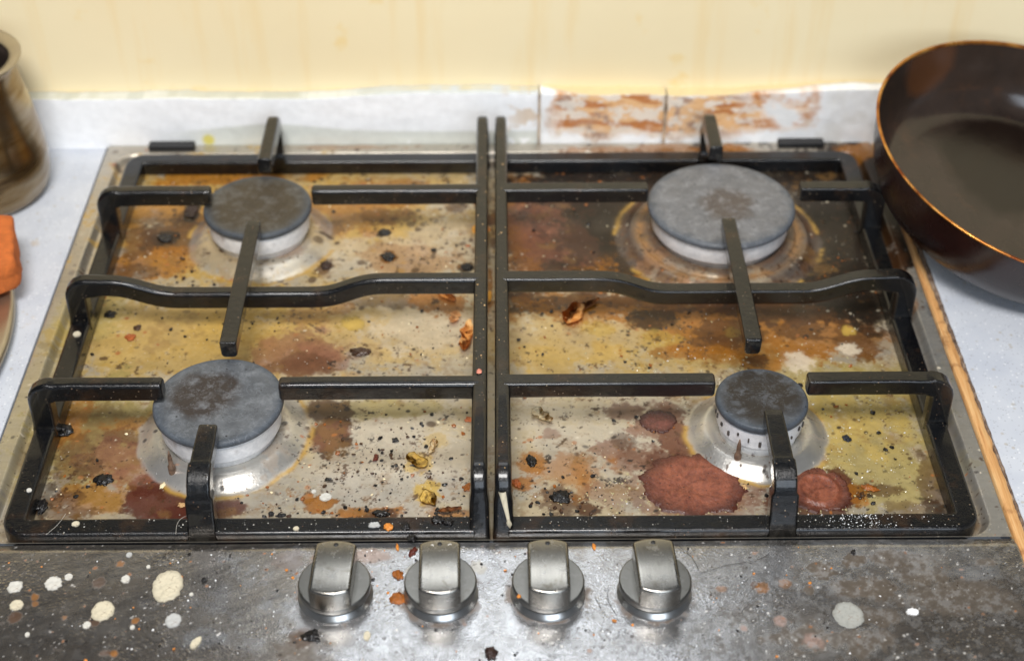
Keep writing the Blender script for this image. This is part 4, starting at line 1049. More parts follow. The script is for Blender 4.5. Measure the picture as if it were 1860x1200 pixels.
# front control panel
gx = np.arange(-0.2925, 0.2925 + D / 2, D); gy = np.arange(-0.512, -0.4079 + D / 2, D)
X, Y = np.meshgrid(gx, gy)
ed = np.minimum(X + 0.2925, 0.2925 - X)
Z = 0.0004 - 0.0016 * sstep(0.0075, 0.0, -0.4079 - Y) ** 1.3 - 0.003 * sstep(0.003, 0.0, ed) - 0.004 * sstep(-0.509, -0.512, Y)
Z = Z + (fbm(X, Y, 0.05, 3, 400) - 0.5) * 0.0010
col = np.empty(X.shape + (3,)); met = np.full(X.shape, 0.95); rou = np.full(X.shape, 0.23)
st = 0.5 * fbm((X + 0.35 * Y) * 0.04, Y - X * 0.38, 0.0013, 3, 410) + 0.5 * fbm((X + 0.5 * Y) * 0.06, Y - X * 0.55 + 0.01 * np.sin(X * 30), 0.0022, 3, 415)
for ch in range(3): col[..., ch] = (0.40, 0.37, 0.335)[ch] * (0.45 + 1.1 * st)
paint(X, Y, col, met, rou, PANEL_STAINS, 420)
fn = fbm(X, Y, 0.0035, 6, 440, 0.72); big_ = fbm(X, Y, 0.05, 3, 445)
right = 0.35 + 0.65 * sstep(0.02, 0.14, X + (big_ - 0.5) * 0.1)
for lo, hi, c, a, m in ((0.52, 0.60, (0.42, 0.415, 0.41), 0.38, 0.6), (0.49, 0.40, (0.13, 0.105, 0.080), 0.36, 0.6)):
    al = a * sstep(lo, hi, fn) * right
    for ch in range(3): col[..., ch] = col[..., ch] * (1 - al) + c[ch] * al
    met = met * (1 - al) + m * al
for kx in (-0.0810, -0.0253, 0.0315, 0.0879):
    r = np.hypot(X - kx, Y + 0.4465)
    al = 0.75 * sstep(0.0235, 0.0205, r + (fbm(X, Y, 0.004, 4, 460) - 0.5) * 0.006) * sstep(0.42, 0.6, fbm(X, Y, 0.008, 3, 470))
    for ch in range(3): col[..., ch] = col[..., ch] * (1 - al) + (0.10, 0.055, 0.022)[ch] * al
    met = met * (1 - al)
speckle(X, Y, col, met, 700, 11, (0.03, 0.02, 0.015), 0.0003, 0.0011)
speckle(X, Y, col, met, 160, 12, (0.30, 0.12, 0.04), 0.0004, 0.0016)
speckle(X, Y, col, met, 700, 13, (0.68, 0.66, 0.62), 0.0003, 0.0009)
hpart(grid('control_panel', X, Y, Z, np.clip(col, 0, 1), np.clip(met, 0, 1), np.clip(rou, 0.15, 1), M['panel']))

for x0, x1 in ((-0.2572, -0.2226), (0.2178, 0.2524)):
    hpart(obj('hinge_socket', box(x0, x1, -0.0098, -0.0022, -0.001, 0.0048, None, 0.0012), M['black'], None, True, True))

# lathe: profile (r, z) rings
def lathe(prof, n=72, bm=None, cx=0, cy=0, cz=0, close=True):
    bm = bm or bmesh.new()
    rings = []
    for r, z in prof:
        if r < 1e-6: rings.append([bm.verts.new((cx, cy, cz + z))])
        else: rings.append([bm.verts.new((cx + r * math.cos(2 * math.pi * k / n), cy + r * math.sin(2 * math.pi * k / n), cz + z)) for k in range(n)])
    for a, b in zip(rings, rings[1:]):
        for k in range(n):
            k2 = (k + 1) % n
            if len(a) == 1: bm.faces.new((a[0], b[k], b[k2]))
            elif len(b) == 1: bm.faces.new((a[k], b[0], a[k2]))
            else: bm.faces.new((a[k], b[k], b[k2], a[k2]))
    return bm

CAPM = ['cap_front_large', 'cap_back_left', 'cap_back_large', 'cap_front_small']
CAPL = ['blue grey cap with a brown burnt patch', 'olive brown cap with a blue grey rim', 'plain grey cap, the widest', 'small dark brown cap with a blue rim']
BURL = ['front left medium burner with blue grey cap', 'back left medium burner with olive brown cap', 'back right large burner with plain grey cap', 'front right small burner with dark cap and flame slots']
for i, (bx, by, cr, mr) in enumerate(BURN):
    zc = 0.0238
    rt = (0.0, 0, 0, 0)[i]
    crown = lathe([(0.001, -0.004), (cr * 0.84, -0.004), (cr * 0.86, 0.0032), (cr * 0.90, 0.0050), (cr * 0.925, 0.0062), (cr * 0.945, 0.0170), (cr * 0.93, 0.0186), (cr * 0.6, 0.0188), (0.001, 0.0188)], 96)
    o = hpart(obj('burner', crown, M['crown'], None, True, True))
    o.location = Vector((bx, by, 0)) + HOFF
    o['label'] = BURL[i]
    cap = lathe([(0, 0.0190), (cr * 0.95, 0.0190), (cr * 0.985, 0.0194), (cr, 0.0204), (cr, 0.0216), (cr * 0.99, 0.0228), (cr * 0.965, 0.0236), (cr * 0.93, 0.0239), (cr * 0.7, 0.02395), (0, 0.0240)], 96)
    c = obj('burner_cap', cap, M[CAPM[i]], o, True, True)
    c['label'] = CAPL[i]
    # flame ports round the crown, dark boxes in place of shaded holes
    bm = bmesh.new()
    npt = (26, 26, 34, 24)[i]
    for k in range(npt):
        a = 2 * math.pi * (k + 0.5) / npt
        hgt = 0.0025 + 0.0022 * (k * 7 % 5) / 4
        wid = 0.0004 + 0.00035 * (k * 3 % 4) / 3
        top_ = 0.0150 - 0.0030 * (k % 3) / 2
        rr = cr * 0.934
        bm2 = box(rr - 0.0015, rr + 0.0009, -wid, wid, top_ - hgt * 0.75, top_)
        bmesh.ops.rotate(bm2, verts=bm2.verts, matrix=Matrix.Rotation(a, 3, 'Z'))
        me = bpy.data.meshes.new('tmp'); bm2.to_mesh(me); bm2.free(); bm.from_mesh(me); bpy.data.meshes.remove(me)
    if i == 3:
        obj('flame_ports', bm, M['port_dark'], o, False)
    else: bm.free()
    # spark plug
    if i in (0, 3):
        px_, py_ = ((-0.0245, -0.0345), (-0.0155, -0.0265))[0 if i == 0 else 1]
        b2 = lathe([(0.0022, -0.002), (0.0022, 0.0035), (0.0014, 0.0045), (0.0013, 0.010), (0.0009, 0.0125), (0.0003, 0.0155), (0, 0.0157)], 16, None, px_, py_, 0)
        obj('spark_plug', b2, M['plug'], o)

# knobs
def outline(Rk, w, n=14):
    a = math.asin(w / 2 / Rk); P = []
    for k in range(n + 1):
        t = math.pi / 2 - a + 2 * a * k / n
        P.append((Rk * math.cos(t), Rk * math.sin(t)))
    for k in range(n + 1):
        t = -math.pi / 2 - a + 2 * a * k / n
        P.append((Rk * math.cos(t), Rk * math.sin(t)))
    return P
KR = 0.0192
def make_knob():
    bz = lathe([(0.0130, 0.0), (0.0196, 0.0), (0.0199, 0.0006), (0.0190, 0.0016), (0.0178, 0.0034), (0.0170, 0.0042), (0.013, 0.0042), (0.013, 0.0046)], 64)
    k = obj('knob', lathe([(0.0, 0.0052), (KR * 0.90, 0.0052), (KR * 0.985, 0.0060), (KR, 0.0070), (KR, 0.0098), (KR * 0.985, 0.0106), (KR * 0.95, 0.0108), (KR * 0.4, 0.0106), (0, 0.0106)], 80), M['knob_disc'], None, True, True)
    obj('bezel', bz, M['chrome'], k, True, True)
    bm = bmesh.new()
    hw = 0.01075; nxg, nyg = 17, 33; RG = KR * 1.004; top = {}
    def ease(d, bev): return bev * (1 - math.sqrt(max(0, 1 - (1 - min(1, d / bev)) ** 2)))
    def spread(t): return math.sin(t * math.pi / 2) * 0.35 + t * 0.65   # denser toward the edges
    for i in range(nxg):
        x = hw * spread(i / (nxg - 1) * 2 - 1)
        yb = math.sqrt(RG * RG - x * x)
        for j in range(nyg):
            y = yb * spread(j / (nyg - 1) * 2 - 1)
            z = 0.0236 - 0.0013 * (y / KR) ** 2 - ease(hw - abs(x), 0.0007) - ease(yb - abs(y), 0.0012)
            top[i, j] = bm.verts.new((x, y, z))
    for i in range(nxg - 1):
        for j in range(nyg - 1): bm.faces.new((top[i, j], top[i + 1, j], top[i + 1, j + 1], top[i, j + 1]))
    rim_ = [top[i, 0] for i in range(nxg)] + [top[nxg - 1, j] for j in range(1, nyg)] + [top[i, nyg - 1] for i in range(nxg - 2, -1, -1)] + [top[0, j] for j in range(nyg - 2, 0, -1)]
    low = [bm.verts.new((v.co.x, v.co.y, 0.0100)) for v in rim_]
    for q in range(len(rim_)): bm.faces.new((rim_[q], rim_[(q + 1) % len(rim_)], low[(q + 1) % len(rim_)], low[q]))
    g = obj('grip', bm, M['knob'], k, True, True)
    obj('pointer_dot', lathe([(0, 0.0), (0.0013, 0.0), (0.0012, 0.0004), (0, 0.0005)], 20, None, 0, KR * 0.78, 0.0227), M['black'], k)
    return k
KX = [-0.0810, -0.0253, 0.0315, 0.0879]
k0 = make_knob()
for i, x in enumerate(KX):
    if i == 0: k = k0
    else:
        k = k0.copy(); COL.objects.link(k)
        for ch in list(k0.children):
            c = ch.copy(); COL.objects.link(c); c.parent = k
    k.parent = hob
    k.location = Vector((x, -0.4465, 0.0004)) + HOFF
    k.rotation_euler.z = R((-2.4, 1.2, 0.3, 2.6)[i])
    k['label'] = ('leftmost brushed metal knob', 'second brushed metal knob from the left, beside amber crust', 'third brushed metal knob from the left', 'rightmost brushed metal knob')[i]

# ------------------------------------------------------------------ cast iron pan supports
def fillet(pts, rad, n=5):
    """pts: list of (Vector, h, w); rounds inner corners"""
    out = [pts[0]]
    for a, b, c in zip(pts, pts[1:], pts[2:]):
        u = (a[0] - b[0]); v = (c[0] - b[0]); r = min(rad, u.length * 0.45, v.length * 0.45)
        p0 = b[0] + u.normalized() * r; p1 = b[0] + v.normalized() * r
        for k in range(n + 1):
            t = k / n
            q = p0.lerp(b[0], t).lerp(b[0].lerp(p1, t), t)
            out.append((q, b[1], b[2]))
    out.append(pts[-1])
    return out

def prof(w, h, rt, rb, n=6):
    """rounded bar section, slightly wider at the foot; (side, up)"""
    P = []
    wt = w * 0.5; wb = w * 0.53
    for cx, cy, r, a0 in ((wt - rt, h / 2 - rt, rt, 0), (-wt + rt, h / 2 - rt, rt, 90), (-wb + rb, -h / 2 + rb, rb, 180), (wb - rb, -h / 2 + rb, rb, 270)):
        for k in range(n + 1):
            a = R(a0 + 90 * k / n)
            P.append((cx + r * math.cos(a), cy + r * math.sin(a)))
    return P

def sweep(path, bm=None, side=None, rt=0.0026, rb=0.0014, cap0=True, cap1=True, seed=0):
    """path of (point, height, width). side given = bar lying in a vertical plane; None = flat ring bar"""
    bm = bm or bmesh.new()
    # resample long runs so that the casting can be a little uneven
    fine = [path[0]]
    for a, b in zip(path, path[1:]):
        m = max(1, int((b[0] - a[0]).length / 0.006))
        for k in range(1, m + 1):
            t = k / m
            fine.append((a[0].lerp(b[0], t), a[1] + (b[1] - a[1]) * t, a[2] + (b[2] - a[2]) * t))
    path = fine
    rings = []
    N = len(path)
    for i, (p, h, w) in enumerate(path):
        t0 = (path[i][0] - path[max(0, i - 1)][0]); t1 = (path[min(N - 1, i + 1)][0] - path[i][0])
        if t0.length < 1e-9: t0 = t1
        if t1.length < 1e-9: t1 = t0
        t0 = t0.normalized(); t1 = t1.normalized(); t = (t0 + t1).normalized()
        ms = 1 / max(0.6, t.dot(t0))
        if side is not None:
            s = side; up = s.cross(t).normalized(); ks, ku = 1, ms
        else:
            up = Vector((0, 0, 1)); s = t.cross(up).normalized(); ks, ku = ms, 1
        jit = mnoise.noise(p * 55 + Vector((seed, 0, 0))) * 0.00022
        ring = []
        for a, b in prof(w, h, rt, rb):
            ring.append(p + s * (a * ks * (1 + jit * 60)) + up * (b * ku + jit))
        rings.append((ring, t))
    full = []
    def endcap(ring, t, sgn):
        c = sum(ring, Vector()) / len(ring); e = []
        for f, d in ((0.80, 0.0014), (0.93, 0.0007)):
            e.append([c + (v - c) * f + t * (sgn * d) for v in ring])
        return e
    if cap0: full += endcap(rings[0][0], rings[0][1], -1)
    full += [r for r, _ in rings]
    if cap1: full += endcap(rings[-1][0], rings[-1][1], 1)[::-1]
    V = [[bm.verts.new(v) for v in r] for r in full]
    n = len(V[0])
    for a, b in zip(V, V[1:]):
        for k in range(n): bm.faces.new((a[k], b[k], b[(k + 1) % n], a[(k + 1) % n]))
    bm.faces.new(V[0]); bm.faces.new(V[-1])
    return bm

ZT = 0.0382   # top of the prongs
def make_support(sgn, label):
    """sgn -1: left support, +1: the mirrored right one. Built round x measured from the hob's middle line."""
    root = tag(empty('pan_support', (0.0015 + sgn * 0.135, -0.21, 0)), label, 'pan support', 'cast iron pan supports on the hob')
    off = Vector((sgn * 0.135, -0.21, 0))
    def V(x, y, z): return Vector((sgn * x, y, z)) - off
    def part(name, bm, lab=None):
        o = obj(name, bm, M['iron'], root, True, True)
        if lab: o['label'] = lab
        return o
    SX = Vector((1, 0, 0)); SY = Vector((0, 1, 0))
    h, w = 0.0112, 0.0128
    zl = 0.005 - h / 2
    fr = [(V(x, y, zl), h, w) for x, y in ((0.010, -0.3995), (0.2646, -0.3995), (0.2646, -0.0265), (0.010, -0.0265))]
    part('frame', sweep(fillet(fr, 0.009, 7), rt=0.0022, cap0=True, cap1=True, seed=1 + sgn))
    a_h, a_w = 0.0118, 0.0094
    za = ZT - a_h / 2
    # spine with its two end legs
    zs = ZT - 0.0003
    xs = 0.00665
    sp = [(V(xs, -0.4015, -0.005), 0.011, 0.0118), (V(xs, -0.3975, 0.012), 0.0105, 0.0108), (V(xs, -0.3915, zs - 0.0055), 0.0115, 0.0092), (V(xs, -0.30, zs - 0.0059), 0.0118, 0.0088),
          (V(xs, -0.0212, zs - 0.0055), 0.0115, 0.0082), (V(xs, -0.0216, 0.014), 0.011, 0.0090), (V(xs, -0.0250, -0.003), 0.0125, 0.0105)]
    part('spine', sweep(fillet(sp, 0.007, 6), side=SX, seed=3))
    # side legs with prongs, and the wavy crossbar in the middle
    for y, tip in ((-0.1163, 0.1935), (-0.3160, 0.1925)):
        tip_ = tip if not (sgn > 0 and y < -0.2) else 0.1860
        if sgn > 0 and y > -0.2: tip_ = 0.2130
        pth = [(V(tip_, y, za), a_h, a_w), (V(0.247, y, za), a_h, a_w), (V(0.2644, y, ZT - 0.0068), 0.0136, a_w), (V(0.2644, y, 0.012), 0.0136, a_w), (V(0.2649, y, 0.000), 0.0150, a_w + 0.001)]
        part('prong', sweep(fillet(pth, 0.010, 6), side=SY, cap1=False, seed=5 + y * 20))
    yc = -0.2165
    cb = [(V(0.0075, yc, za), a_h, a_w), (V(0.078, yc, za), a_h, a_w), (V(0.104, yc, za - 0.0105), a_h, a_w), (V(0.208, yc, za - 0.0105), a_h, a_w), (V(0.236, yc, za), a_h, a_w), (V(0.2644, yc, ZT - 0.0068), 0.0136, a_w),
          (V(0.2644, yc, 0.012), 0.0136, a_w), (V(0.2649, yc, 0.0)  , 0.0150, a_w + 0.001)]
    part('crossbar', sweep(fillet(cb, 0.010, 5), side=SY, cap1=False, seed=9))
    # inner prongs from the spine
    for y, tip in ((-0.1163, 0.1215), (-0.3165, 0.1220)):
        tip_ = tip
        if sgn > 0: tip_ = 0.1060 if y > -0.2 else 0.1290
        part('prong', sweep([(V(0.0075, y, za + 0.0001), a_h, a_w), (V(tip_, y, za + 0.0001), a_h, a_w)], side=SY, seed=11 + y * 9))
    # bridge bar running front to back over the crossbar
    xb = 0.1577
    part('bridge_bar', sweep([(V(xb, -0.1560, za + 0.0004), a_h, 0.0088), (V(xb, -0.2165, za + 0.0004), a_h + 0.001, 0.0094), (V(xb, -0.2815, za + 0.0004), a_h, 0.0098)], side=SX, seed=13))
    # back leg and prong
    xk = 0.1600
    tipb = -0.0790 if sgn < 0 else -0.0660
    pb = [(V(xk, tipb, za), a_h, 0.0098), (V(xk, -0.040, za), a_h, 0.0094), (V(xk, -0.0205, ZT - 0.0062), 0.0125, 0.0090), (V(xk, -0.0222, 0.014), 0.0135, 0.0110), (V(xk, -0.0265, -0.001), 0.020, 0.0150)]
    part('prong', sweep(fillet(pb, 0.007, 6), side=SX, cap1=False, seed=15))
    # front leg and prong
    xf = 0.1590 if sgn < 0 else 0.1604
    tipf = -0.3540 if sgn < 0 else -0.3450
    pf = [(V(xf, tipf, za), a_h, 0.0100), (V(xf, -0.375, za), a_h, 0.0108), (V(xf, -0.3915, ZT - 0.0062), 0.0125, 0.0122), (V(xf, -0.3965, 0.016), 0.0125, 0.0146), (V(xf, -0.4005, -0.003), 0.0140, 0.0160)]
    part('prong', sweep(fillet(pf, 0.009, 6), side=SX, cap1=False, seed=17), 'front prong with a leg on the front bar')
    return root
sup_l = make_support(-1, 'left black cast iron pan support over the two medium burners')
sup_r = make_support(1, 'right black cast iron pan support over the large and the small burner')

# a run of white paint down the front leg of the right spine
def blob_outline(n, rx, ry, seed, rough=0.16):
    P = []
    for k in range(n):
        a = 2 * math.pi * k / n
        c, d = math.cos(a), math.sin(a)
        q = 1 + rough * (0.40 * mnoise.noise(Vector((c * 1.1 + seed * 3.1, d * 1.1, seed))) + 0.55 * mnoise.fractal(Vector((c * 3.4 + seed * 1.7, d * 3.4, seed + 5.5)), 0.8, 2.1, 4))
        P.append((rx * q * c, ry * q * d))
    return P
bm = bmesh.new()
rows = []
for k in range(18):
    t = k / 17
    wd = 0.0013 * (1 - t) ** 1.3 + 0.00075 + (0.0006 if 0.83 < t < 0.97 else 0)
    if t > 0.97: wd *= 0.5
    x = 0.0075 + 0.0042 * t
    z = 0.0290 * (1 - t) + 0.0075 * t
    y = -0.3982 + (-0.4042 + 0.3982) * t - 0.0012
    rows.append([bm.verts.new((x - wd, y + 0.0006, z)), bm.verts.new((x - wd * 0.5, y - 0.0003, z)), bm.verts.new((x + wd * 0.5, y - 0.0003, z)), bm.verts.new((x + wd, y + 0.0006, z))])
for a, b in zip(rows, rows[1:]):
    for i in range(3): bm.faces.new((a[i], a[i + 1], b[i + 1], b[i]))
for v in bm.verts: v.co -= Vector(sup_r.location)
DRIP = obj('paint_run', bm, bits_mat('cream'), sup_r)

# ------------------------------------------------------------------ things round the hob
# frying pan, tilted on its base
pan = tag(empty('frying_pan'), 'dark brown frying pan with a greasy coppery rim, tilted beside the hob on the right', 'frying pan')
n = Vector((math.sin(0.1713), math.sin(-0.1567), 1)).normalized()
PC = Vector((0.3745, -0.1247, 0.0687))
rotm = Vector((0, 0, 1)).rotation_difference(n).to_matrix().to_4x4()
pan.matrix_world = Matrix.Translation(PC - n * 0.052) @ rotm
RP = 0.1195
out_p = [(0, 0.0), (0.092, 0.0), (0.097, 0.0015), (0.103, 0.007), (0.109, 0.018), (0.1135, 0.032), (RP - 0.0025, 0.0495)]
in_p = [(RP - 0.0032, 0.0505), (0.1115, 0.033), (0.1068, 0.019), (0.1005, 0.0085), (0.094, 0.0048), (0.085, 0.0034), (0.05, 0.0030), (0, 0.0028)]
obj('outer_shell', lathe(out_p, 128), M['pan_out'], pan)
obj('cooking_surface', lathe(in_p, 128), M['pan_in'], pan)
obj('rim', lathe([(RP - 0.0025, 0.0497), (RP - 0.0010, 0.0508), (RP - 0.0005, 0.0516), (RP - 0.0009, 0.0523), (RP - 0.0020, 0.0525), (RP - 0.0028, 0.0518), (RP - 0.0030, 0.0503)], 128), M['pan_rim'], pan)
hb = sweep([(Vector((0.110, -0.035, 0.040)), 0.016, 0.024), (Vector((0.17, -0.055, 0.050)), 0.018, 0.022), (Vector((0.27, -0.088, 0.062)), 0.020, 0.028)], side=Vector((0.31, 0.95, 0)).normalized(), rt=0.006, rb=0.006)
obj('handle', hb, M['black'], pan)

# steel jug at the back left
jug = tag(empty('steel_pot', (-0.3675, -0.0560, -0.003)), 'brown stained bulging steel pot with a flared rim at the back left', 'pot')
jp = [(0, 0.0), (0.040, 0.0), (0.0455, 0.0022), (0.0490, 0.008), (0.0512, 0.018), (0.0515, 0.028), (0.0505, 0.042), (0.0480, 0.060), (0.0445, 0.078), (0.0425, 0.090), (0.0422, 0.095), (0.0440, 0.0990), (0.0470, 0.1015)]
jug.scale = (0.95, 0.95, 1.05)
obj('body', lathe(jp, 96), M['pot'], jug)
obj('inside', lathe([(0.0448, 0.1015), (0.0400, 0.095), (0.0400, 0.090), (0.042, 0.068), (0.046, 0.040), (0.046, 0.012), (0.035, 0.003), (0, 0.003)], 96), M['pot_inside'], jug)
obj('rim', lathe([(0.0468, 0.1010), (0.0480, 0.1020), (0.0482, 0.1034), (0.0472, 0.1042), (0.0398, 0.1020), (0.0388, 0.1000)], 96), M['steel'], jug)

# steel lid with a sponge lying on it at the left edge
tray = tag(empty('metal_tray', (-0.5035, -0.250, -0.003)), 'dull round steel tray lying on the worktop under the sponge at the left edge', 'tray')
obj('disc', lathe([(0, 0.001), (0.190, 0.001), (0.1975, 0.0030), (0.2000, 0.0070), (0.1990, 0.0100), (0.1960, 0.0110), (0.188, 0.0100), (0.180, 0.0070), (0.08, 0.0065), (0, 0.0065)], 160), M['steel'], tray)
bm = box(-0.085, 0.0, 0.0, 0.060, 0, 0.026)
bmesh.ops.subdivide_edges(bm, edges=bm.edges, cuts=11, use_grid_fill=True)
for v in bm.verts:
    c = Vector((-0.0425, 0.030, 0.013)); d = v.co - c
    e = Vector((d.x / 0.0425, d.y / 0.030, d.z / 0.013))
    k = max(abs(e.x), abs(e.y), abs(e.z))
    ln = (abs(e.x) ** 9 + abs(e.y) ** 9 + abs(e.z) ** 9) ** (1 / 9)
    v.co = c + d * (k / ln) * (1 + 0.05 * mnoise.fractal(v.co * 70, 1, 2, 4))
    v.co.z += 0.002 * math.sin(v.co.x * 60)
sp = tag(obj('sponge', bm, M['sponge']), 'orange worn sponge lying on the steel tray at the left edge', 'sponge')
sp.location = (-0.3040, -0.1965, 0.0115)
sp.rotation_euler = (0, 0, R(16))

# ------------------------------------------------------------------ drops, puddles, scraps
PANEL_TOP = 0.0005
def dome(rx, ry, h, seed, rough=0.16, n=72, thick_edge=False):
    bm = bmesh.new()
    P = blob_outline(n, rx, ry, seed, rough)
    fs = [(1.0, -0.0002), (0.985, 0.55), (0.95, 0.9), (0.86, 1.0), (0.6, 0.92), (0.3, 0.86)]
    rings = []
    for f, zz in fs:
        ring = []
        for x, y in P:
            z = zz * h if zz > 0 else zz
            z *= 1 + 0.35 * mnoise.noise(Vector((x * f * 420, y * f * 420, seed * 1.7)))
            ring.append(bm.verts.new((x * f, y * f, z)))
        rings.append(ring)
    c = bm.verts.new((0, 0, h * 0.85))
    for a, b in zip(rings, rings[1:]):
        for k in range(n): bm.faces.new((a[k], a[(k + 1) % n], b[(k + 1) % n], b[k]))
    for k in range(n): bm.faces.new((rings[-1][k], rings[-1][(k + 1) % n], c))
    return bm

for i, (x, y, rx, ry, h, c, z, label) in enumerate(DROPS):
    zz = z / 1000 + (PANEL_TOP if z == 0 else (0.0003 if z in (5, 23) else 0.0001))
    if z == 23: zz = 0.0230
    rgh = 0.16 if rx > 4 else 0.25
    if 'irregular' in label or 'smeared' in label or 'ragged' in label: rgh = 0.6
    if 'lumpy' in label: rgh = 0.35
    o = obj('paint_drop', dome(rx / 1000 * 0.93, ry / 1000 * 0.90, h * 0.0009, i + 1, rgh), bits_mat(c))
    o.location = (x / 1000, y / 1000, zz)
    if 'slanting' in label: o.rotation_euler.z = R(-28)
    tag(o, label, 'drop', 'pale drops splashed on the hob')

for i, (x, y, rx, ry, h, c, label) in enumerate(PUDDLES):
    bm = bmesh.new()
    n, m = 140, 26
    P = blob_outline(n, rx / 1000, ry / 1000, 40 + i, 0.30)
    P = [(a * (1 + 0.05 * mnoise.noise(Vector((a * 900, b * 900, i)))), b * (1 + 0.05 * mnoise.noise(Vector((a * 900, b * 900, i + 4))))) for a, b in P]
    rings = []
    for j in range(m):
        f = 1 - j / m
        ring = []
        for px_, py_ in P:
            a, b = px_ * f, py_ * f
            e = min(1, (1 - f) / 0.07)
            z = h / 1000 * (math.sin(e * math.pi / 2) * 0.42)
            q = math.hypot(a / (rx / 1000), b / (ry / 1000))
            fold = mnoise.fractal(Vector((a * 50 + i * 9, b * 75, i)), 1, 2, 3)
            if i == 1: fold += 0.9 * math.exp(-((q - 0.62) / 0.09) ** 2) - 0.5 * math.exp(-((q - 0.78) / 0.08) ** 2)
            if i == 0: fold += 0.9 * math.exp(-((math.hypot((a - 0.008) / 0.021, (b + 0.001) / 0.012) - 1) / 0.16) ** 2) * (1 if a > 0 else 0.3)
            z += e * 0.0009 * fold * (h / 1.6)
            ring.append(bm.verts.new((a, b, z - (0.0004 if j == 0 else 0))))
        rings.append(ring)
    cv = bm.verts.new((0, 0, sum(v.co.z for v in rings[-1]) / n))
    for a, b in zip(rings, rings[1:]):
        for k in range(n): bm.faces.new((a[k], a[(k + 1) % n], b[(k + 1) % n], b[k]))
    for k in range(n): bm.faces.new((rings[-1][k], rings[-1][(k + 1) % n], cv))
    o = obj('dried_puddle', bm, M[c])
    o.location = (x / 1000, y / 1000, PL + 0.0004)
    tag(o, label, 'sauce spill', 'dried red sauce spills')

def lump(rx, ry, h, seed, sub=4, rough=0.5):
    bm = bmesh.new()
    bmesh.ops.create_icosphere(bm, subdivisions=sub, radius=1)
    for v in bm.verts:
        p = v.co.copy()
        o = Vector((seed * 5.3, seed, 0))
        q = 1 + 0.55 * mnoise.noise(p * 1.1 + o) + 0.42 * mnoise.hybrid_multi_fractal(p * 2.4 + o, 0.9, 2.2, 4, 0.4, 0.7) - 0.25 * mnoise.cell(p * 2.6 + o)
        q = max(0.25, q * 0.82)
        v.co = Vector((p.x * q * rx, p.y * q * ry, max(-0.12, p.z * q * 0.55 + 0.35) * h))
    return bm
for i, (nm, cat, x, y, rx, ry, h, c, z, rot, label) in enumerate(LUMPS):
    zz = z / 1000 + (PANEL_TOP if z == 0 else 0)
    o = obj(nm, lump(rx / 1000 * 0.74, ry / 1000 * 0.74, h / 1000 * 0.5, i + 1), bits_mat(c))
    o.location = (x / 1000, y / 1000, zz)
    o.rotation_euler.z = R(rot)
    tag(o, label, cat, 'burnt crumbs and food scraps on the hob')

for i, (nm, cat, x, y, ln, wd, ang, c, z, curl, label) in enumerate(PEELS):
    bm = bmesh.new()
    nu, nv = 18, 9
    rows = []
    for a in range(nu):
        t = a / (nu - 1) * 2 - 1
        wide = max(0.10, (1 - abs(t) ** 2.4)) ** 0.6 * (1 + 0.45 * mnoise.noise(Vector((t * 2.2, i * 4.1, 0))))
        row = []
        for b in range(nv):
            s = b / (nv - 1) * 2 - 1
            px_ = t * ln / 2000
            py_ = s * wide * wd / 2000 + 0.0012 * mnoise.noise(Vector((t * 3, s * 0.6, i * 2.0)))
            zz = curl / 1000 * (0.42 * s * s * wide + 0.35 * t * t) + 0.0005 * mnoise.fractal(Vector((t * 2.2, s * 1.6, i * 7.0)), 1, 2, 2) + 0.0005
            row.append(bm.verts.new((px_, py_, max(0.0002, zz))))
        rows.append(row)
    for a in range(nu - 1):
        for b in range(nv - 1): bm.faces.new((rows[a][b], rows[a + 1][b], rows[a + 1][b + 1], rows[a][b + 1]))
    bmesh.ops.solidify(bm, geom=bm.faces[:], thickness=0.00035)
    o = obj(nm, bm, M['palepeel'] if c == 'palecream' else M[c])
    o.location = (x / 1000, y / 1000, z / 1000 + 0.0004)
    o.rotation_euler.z = R(ang)
    tag(o, label, cat, 'dry skins and flakes on the hob')

for z, pts, c, label in HAIRS:
    bm = bmesh.new()
    P = [Vector((x / 1000, y / 1000, z / 1000 + 0.0010)) for x, y in pts]
    sm = []
    for k in range(len(P) - 1):
        p0 = P[max(0, k - 1)]; p1 = P[k]; p2 = P[k + 1]; p3 = P[min(len(P) - 1, k + 2)]
        for s in range(8):
            t = s / 8
            sm.append(0.5 * ((2 * p1) + (p2 - p0) * t + (2 * p0 - 5 * p1 + 4 * p2 - p3) * t * t + (3 * p1 - p0 - 3 * p2 + p3) * t ** 3))
    sm.append(P[-1])
    rad = 0.00011
    rings = []
    for k, p in enumerate(sm):
        t = (sm[min(len(sm) - 1, k + 1)] - sm[max(0, k - 1)]).normalized()
        s = t.cross(Vector((0, 0, 1))).normalized(); u = s.cross(t)
        rings.append([bm.verts.new(p + (s * math.cos(a) + u * math.sin(a)) * rad) for a in (0, 1.257, 2.513, 3.77, 5.027)])
    for a, b in zip(rings, rings[1:]):
        for k in range(5): bm.faces.new((a[k], b[k], b[(k + 1) % 5], a[(k + 1) % 5]))
    bm.faces.new(rings[0]); bm.faces.new(rings[-1])
    tag(obj('hair', bm, M['hair_' + c]), label, 'hair', 'loose hairs on the hob')

